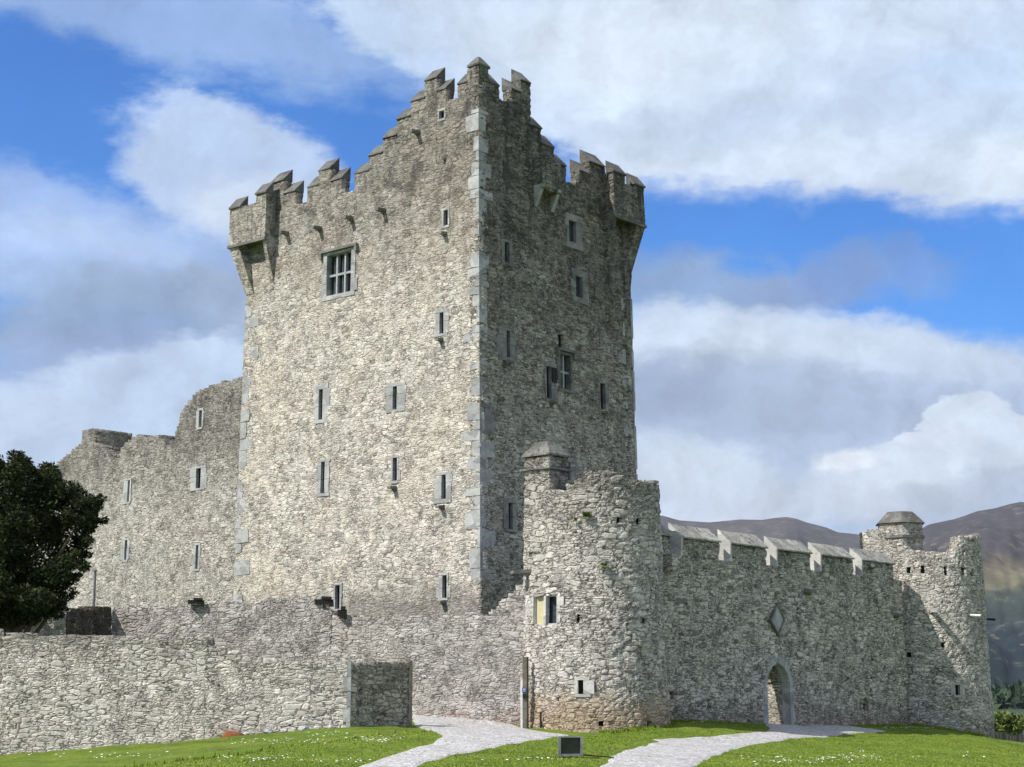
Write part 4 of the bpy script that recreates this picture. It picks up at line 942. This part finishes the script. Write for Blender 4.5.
# ------------------------------------------------------------------ the yew tree behind the front wall
def leaf_cloud(blobs, n, size, seed, drop=0.0):
    r = np.random.default_rng(seed); P = []
    vol = np.array([b_[3] * b_[4] * b_[5] for b_ in blobs]); pr = vol ** .7; pr /= pr.sum(); pick = r.choice(len(blobs), n, p=pr)
    B = np.array(blobs)[pick]; d = r.normal(size=(n, 3)); d /= np.linalg.norm(d, axis=1)[:, None]; rad = r.random(n) ** .38
    C = B[:, :3] + d * rad[:, None] * B[:, 3:6]
    a = r.normal(size=(n, 3)); a[:, 2] = a[:, 2] * .6 + .3; a += d * .8; a /= np.linalg.norm(a, axis=1)[:, None]
    b2 = np.cross(a, r.normal(size=(n, 3))); b2 /= np.linalg.norm(b2, axis=1)[:, None]
    s = size * (.5 + r.random(n))[:, None]
    V = np.stack([C - a * s, C + b2 * s * .38, C + a * s, C - b2 * s * .38], 1).reshape(-1, 3)
    return V, np.arange(4 * n).reshape(n, 4)
tD = 52.0
tb = plan(10, tD)
yew = thing('yew_tree', (tb[0], tb[1], .6), 'dark evergreen yew tree behind the low wall at the left edge', 'tree')
bl = []; rr = random.Random(5)
for (x, y, w_, h_) in [(5, 480, 30, 26), (-25, 500, 45, 50), (35, 478, 22, 18), (28, 500, 30, 26), (60, 492, 26, 22), (80, 505, 20, 18), (92, 512, 15, 14), (20, 530, 35, 30), (60, 535, 24, 22), (75, 525, 18, 14), (84, 545, 9, 8), (50, 565, 30, 24), (75, 572, 16, 10),
                       (0, 570, 40, 34), (35, 590, 34, 22), (66, 598, 16, 10), (10, 610, 36, 16), (-30, 560, 50, 50), (-40, 610, 40, 20), (45, 612, 22, 10), (68, 556, 14, 10), (-10, 465, 16, 12), (22, 470, 12, 9), (98, 500, 9, 7), (100, 522, 8, 6)]:
    p = at(x, y, tD + rr.uniform(-.7, .7)); k = tD / F
    for q_ in range(7):
        o_ = Vector((rr.uniform(-.7, .7) * w_ * k, rr.uniform(-.9, .9) * w_ * k, rr.uniform(-.7, .7) * h_ * k)); f_ = rr.uniform(.28, .55)
        c_ = p + o_; bl.append((c_.x, c_.y, c_.z, w_ * k * f_, w_ * k * f_, h_ * k * f_))
for (x, y, w_, h_) in [(20, 510, 55, 38), (15, 560, 62, 45), (-30, 540, 60, 70), (12, 604, 50, 24), (10, 620, 30, 10)]:
    p = at(x, y, tD + .3); bl.append((p.x, p.y, p.z, w_ * tD / F * .9, 1.6, h_ * tD / F * .9))
for _ in range(46):      # sprays sticking out of the crown
    a_ = rr.uniform(-.5, 1.5); x_ = 8 + 78 * math.cos(a_) * rr.uniform(.8, 1.14); y_ = 545 - 84 * math.sin(a_) * rr.uniform(.85, 1.1)
    p = at(x_, y_, tD + rr.uniform(-1, 1)); k = tD / F; bl.append((p.x, p.y, p.z, rr.uniform(4, 9) * k, .25, rr.uniform(4, 8) * k))
V, Fc = leaf_cloud(bl, 90000, .07, 3)
mesh_obj('crown', V, Fc, M_YEW, yew, recalc=False)
mb = MB(); b0 = Vector((tb[0], tb[1], .3)); mb.tube([b0, b0 + Vector((.1, 0, 1.2)), b0 + Vector((-.1, .1, 2.6)), b0 + Vector((.1, 0, 4.3))], [.38, .32, .24, .08], 10)
for (x, y) in [(80, 520), (60, 570), (-30, 520), (40, 500), (-10, 560), (60, 600), (5, 480)]:
    e_ = at(x, y, tD + rr.uniform(-.5, .5)); s_ = b0 + Vector((0, 0, 1.0 + max(0, e_.z - 2.5) * .45)); mb.tube([s_, (s_ + e_) / 2 + Vector((0, 0, .15)), e_], [.13, .08, .025], 6)
mb.build('trunk', M_BARK, yew)

# ------------------------------------------------------------------ palisade and hedge at the right
pal = thing('palisade_fence', (*plan(1008, 74), -1), 'weathered fence of upright wooden stakes right of the far tower', 'fence')
mb = MB()
for i, x in enumerate(np.arange(984, 1085, 3.2)):
    D = 73.5 + (x - 990) * .01; p = at(x, 746 + (x - 990) * .1, D); zt_ = at(x, 731.5 + (x - 993) * .10 + random.uniform(-1.2, 1.2), D).z
    mb = MB(); mb.box((p.x, p.y + .0, (p.z + zt_) / 2 - .3), .10, .05, zt_ - p.z + .6, R(random.uniform(-12, 12))); mb.build('stake', M_WOOD, pal)
mb = MB()
a_ = at(984, 739, 73.6); b_ = at(1086, 749, 74.5); mb.tube([a_, b_], .035); mb.build('rail', M_WOOD, pal)
hb = []
hd = [(1000, 723, 15, 11, 'rounded green bush beyond the stake fence, next to the far tower'), (1022, 723, 16, 12, 'yellow green bush beyond the stake fence at the right edge')]
for i, (x, y, w_, h_, lab) in enumerate(hd):
    D = 112; p = at(x, y, D); k = D / F; bl = [(p.x + random.uniform(-.8, .8) * w_ * k, p.y + random.uniform(-1, 1), p.z + random.uniform(-.6, .6) * h_ * k, w_ * k * .5, 1, h_ * k * .5) for _ in range(9)]
    t_ = thing('bush', (p.x, p.y, p.z - 1.6), lab, 'bush', 'bushes beyond the stake fence')
    V, Fc = leaf_cloud(bl, 3500, .16, 20 + i); mesh_obj('foliage', V, Fc, M_BUSH, t_, recalc=False)
    mb = MB()
    for q_ in range(4): mb.tube([(p.x + q_ * .1, p.y, p.z - 2.2), (p.x + (q_ - 1.5) * .5, p.y, p.z + .2)], [.08, .03], 6)
    mb.build('stem', M_BARK, t_)

# ------------------------------------------------------------------ mountains
def mountain(name, ridge, D, depth, low, mat, seed, rows=70, cols=260):
    """ridge = photo positions of the skyline; the slope runs down towards the viewer and behind"""
    xs_ = [p[0] for p in ridge]; X = np.linspace(xs_[0], xs_[-1], cols); Y = np.interp(X, xs_, [p[1] for p in ridge])
    top_ = [at(x, y, D) for x, y in zip(X, Y)]; V = []
    for i, p in enumerate(top_):
        for j in range(rows):
            k = j / (rows - 1) * 1.35 - .35     # <0 behind the ridge
            yy = D - depth * k; f_ = (1 - k) ** 1.25 if k > 0 else 1 - (-k) * 1.6
            q = Vector((p.x, yy, 0)) / 900
            n = mnoise.fractal(q * 1.6 + Vector((seed, 0, 0)), .9, 2.1, 6)
            rid = abs(mnoise.fractal(Vector((p.x / 520, yy / 1500, seed)), .9, 2.1, 5))
            z = low + (p.z - low) * max(f_, -.2) + (n * 75 - rid * 90) * min(1, abs(k) * 4) * (1 if k < .9 else (1 - k) * 10)
            V.append((p.x * yy / D, yy, z))
    Fc = [(i * rows + j, (i + 1) * rows + j, (i + 1) * rows + j + 1, i * rows + j + 1) for i in range(cols - 1) for j in range(rows - 1)]
    o = mesh_obj(name, V, Fc, mat, None, True); props(o, kind='structure'); return o
M_MT, t, b, o = newmat('heather_mountain')
g = t.n('ShaderNodeNewGeometry'); P = g.outputs['Position']; Z = t.sep(P)[2]
n1 = t.noise(P, .004, 7, .65); n2 = t.noise(P, .02, 6, .7)
zz = t.m('ADD', Z, t.m('MULTIPLY', t.m('SUBTRACT', n1, .5), 170))
c = t.ramp(t.m('DIVIDE', zz, 700), [(.0, (.012, .026, .026)), (.20, (.009, .017, .022)), (.24, (.03, .042, .035)), (.33, (.035, .05, .038)), (.38, (.13, .12, .07)), (.46, (.12, .10, .065)), (.52, (.058, .050, .050)), (.8, (.052, .048, .050)), (1, (.075, .068, .062))])  # lower stops: forest, with cloud shadow put in as darker blue
c = t.mix(t.m('MULTIPLY', t.sstep(n2, .56, .66), .5), c, (.16, .14, .09))
c = t.mix(1, c, t.ramp(n2, [(.3, (.6, .6, .6)), (.7, (1.3, 1.3, 1.3))]), 'MULTIPLY')
t.put(b.inputs['Base Color'], c); t.put(b.inputs['Roughness'], 1.0)
mountain('mountain', [(840, 600), (880, 556), (905, 537), (929, 524), (955, 518.5), (978, 510.5), (994, 508), (1010, 503.5), (1020, 501.5), (1040, 503), (1070, 492), (1110, 500), (1180, 530), (1300, 600), (1400, 690)], 5200, 3000, -4, M_MT, 2.0)
mountain('mountain', [(380, 640), (480, 575), (560, 540), (620, 520), (662, 515), (679, 520), (709, 522), (740, 519), (762, 519.5), (775, 517.5), (787, 516.5), (797, 518.5), (806, 522), (826, 527), (838, 532), (849, 533), (880, 537), (930, 548), (1000, 580), (1080, 640)], 7000, 3200, -4, M_MT, 7.0)
# far woods in front of the mountain as one mass
hz = []
for i in range(90):
    x = 940 + i * 2.2; p = at(x, random.uniform(706, 716), 900 + random.uniform(0, 500)); hz.append((p.x, p.y, p.z, 22, 20, 14))
V, Fc = leaf_cloud(hz, 16000, 3.2, 77); props(mesh_obj('far_woods', V, Fc, M_WOODS, None, False, (450, 1100, -4), recalc=False), 'dark woods at the foot of the mountain beyond the bushes', 'woods', None, 'stuff')

# ------------------------------------------------------------------ grass blades and daisies
def blades():
    n = 230000; r = np.random.default_rng(11)
    D = 31 + 42 * r.random(n) ** 1.25; X = (r.random(n) * 2 - 1) * D * .335
    q = []
    for (a_, b_) in ((f0, f1), (f1, f2), (f2, f3)):
        k = r.random(2500); q.append(np.stack([a_[0] + (b_[0] - a_[0]) * k, a_[1] + (b_[1] - a_[1]) * k - .06 - .22 * r.random(2500) ** 2], -1))
    k = r.random(3500) * uend; o_ = .06 + .25 * r.random(3500) ** 2; q.append(np.stack([FCn.O[0] + FCn.d[0] * k - FCn.n[0] * o_, FCn.O[1] + FCn.d[1] * k - FCn.n[1] * o_], -1))
    for c_, R_ in ((cc0, 2.44), (c2, 2.68)):
        k = math.pi + (r.random(3000) - .35) * 2.4; R2_ = R_ + .25 * r.random(3000) ** 2; q.append(np.stack([c_[0] + np.sin(k) * R2_, c_[1] + np.cos(k) * R2_], -1))
    q = np.concatenate(q); X = np.r_[X, q[:, 0]]; D = np.r_[D, q[:, 1]]
    keepm = ~inpoly(X, D, PA) & ~inpoly(X, D, PB)
    # nothing under the walls
    def behind(p, q, s): return ((q[0] - p[0]) * (D - p[1]) - (q[1] - p[1]) * (X - p[0])) * s > 0
    lx = np.interp(X, [f3[0], f2[0], f1[0], f0[0]], [f3[1], f2[1], f1[1], f0[1]]); keepm &= ~((X < f0[0]) & (D > lx - .05)); keepm &= ~((X >= f0[0]) & (X < cc0[0]) & (D > 49.5))
    keepm &= np.hypot(X - cc0[0], D - cc0[1]) > 2.42; keepm &= np.hypot(X - c2[0], D - c2[1]) > 2.66
    n_ = np.array([FCn.n[0], FCn.n[1]]); dist = (X - FCn.O[0]) * n_[0] + (D - FCn.O[1]) * n_[1]; keepm &= dist < -.03
    X, D = X[keepm], D[keepm]; n = len(X); Z = gnoise(X, D) - .01
    h = .02 + .02 * r.random(n); a = r.random(n) * 2 * math.pi; w = .012 + .012 * r.random(n)
    dw = np.minimum(np.minimum(np.abs(np.hypot(X - cc0[0], D - cc0[1]) - 2.5), np.abs(np.hypot(X - c2[0], D - c2[1]) - 2.7)), np.abs((X - FCn.O[0]) * FCn.n[0] + (D - FCn.O[1]) * FCn.n[1]))
    dw = np.minimum(dw, np.where(X < f0[0], np.abs(np.interp(X, [f3[0], f2[0], f1[0], f0[0]], [f3[1], f2[1], f1[1], f0[1]]) - D), 9))
    h *= 1 + 4.5 * np.exp(-dw / .16) * r.random(n); w *= 1 + 1.2 * np.exp(-dw / .16)
    lean = (r.random((n, 2)) - .5) * .06
    V = np.stack([np.stack([X - np.cos(a) * w, D - np.sin(a) * w, Z], -1), np.stack([X + np.cos(a) * w, D + np.sin(a) * w, Z], -1), np.stack([X + lean[:, 0], D + lean[:, 1], Z + h], -1)], 1).reshape(-1, 3)
    return V, np.arange(3 * n).reshape(n, 3)
M_BLADE, t, b, o = newmat('grass_blades')
g = t.n('ShaderNodeNewGeometry'); P = g.outputs['Position']
r_ = t.m('ADD', t.m('MULTIPLY', t.noise(P, .45, 6, .7), .75), t.m('MULTIPLY', g.outputs['Random Per Island'], .3))
t.put(b.inputs['Base Color'], t.ramp(r_, [(.35, (.11, .17, .012)), (.55, (.17, .25, .02)), (.78, (.27, .31, .06))])); t.put(b.inputs['Roughness'], .75)
V, Fc = blades(); gr = mesh_obj('grass', V, Fc, M_BLADE, None, False, (0, 45, 0), recalc=False); props(gr, 'short bright green mown grass of the lawn', 'grass', None, 'stuff')
def daisies():
    V = []; Fc = []; spots = []
    lines = [(280, 742, 45, 3, 70), (380, 741, 25, 4, 60), (260, 760, 60, 3, 50), (350, 763, 40, 2, 30), (150, 758, 60, 3, 20), (330, 736, 30, 3, 25), (60, 757, 50, 3, 18), (520, 762, 50, 1, 20), (820, 761, 60, 4, 90), (860, 757, 30, 3, 30), (940, 757, 60, 8, 10), (900, 729, 30, 1.0, 50), (700, 724, 15, .5, 8), (780, 764, 40, 2, 20)]
    for (x, y, dx, dy, n) in lines:
        for _ in range(n):
            p = ground_px(x + random.gauss(0, .6) * dx, min(766.5, y + random.gauss(0, .5) * dy)); spots.append(p)
    for (x, y) in spots:
        if inpoly(np.array([x]), np.array([y]), PA)[0] or inpoly(np.array([x]), np.array([y]), PB)[0]: continue
        z = float(gnoise(x, y)) + .055; k = len(V); r_ = random.uniform(.02, .038)
        for i in range(6): V.append((x + r_ * math.cos(i * math.pi / 3), y + r_ * math.sin(i * math.pi / 3), z + random.uniform(-.008, .012)))
        Fc.append(tuple(range(k, k + 6)))
    return V, Fc
V, Fc = daisies(); props(mesh_obj('daisies', V, Fc, plain('daisy_white', (.8, .8, .76), .7, bmp=0), None, False, (0, 45, 0), recalc=False), 'scattered white daisies in the lawn', 'daisies', None, 'stuff')

# ------------------------------------------------------------------ the air between here and the mountains
bm = bmesh.new(); bmesh.ops.create_cube(bm, size=1.0); me = bpy.data.meshes.new('haze'); bm.to_mesh(me); bm.free()
hz_ = bpy.data.objects.new('haze', me); COL.objects.link(hz_); hz_.location = (0, 3600, 600); hz_.scale = (14000, 8400, 1230)
m = bpy.data.materials.new('haze_air'); m.use_nodes = True; t = NT(m.node_tree); o = t.n('ShaderNodeOutputMaterial'); v = t.n('ShaderNodeVolumePrincipled')
v.inputs['Color'].default_value = (.72, .82, 1, 1); v.inputs['Density'].default_value = 2.6e-5; v.inputs['Anisotropy'].default_value = .2
t.nt.links.new(v.outputs[0], o.inputs['Volume']); me.materials.append(m); props(hz_, 'pale haze in the air towards the mountains', None, None, 'stuff')
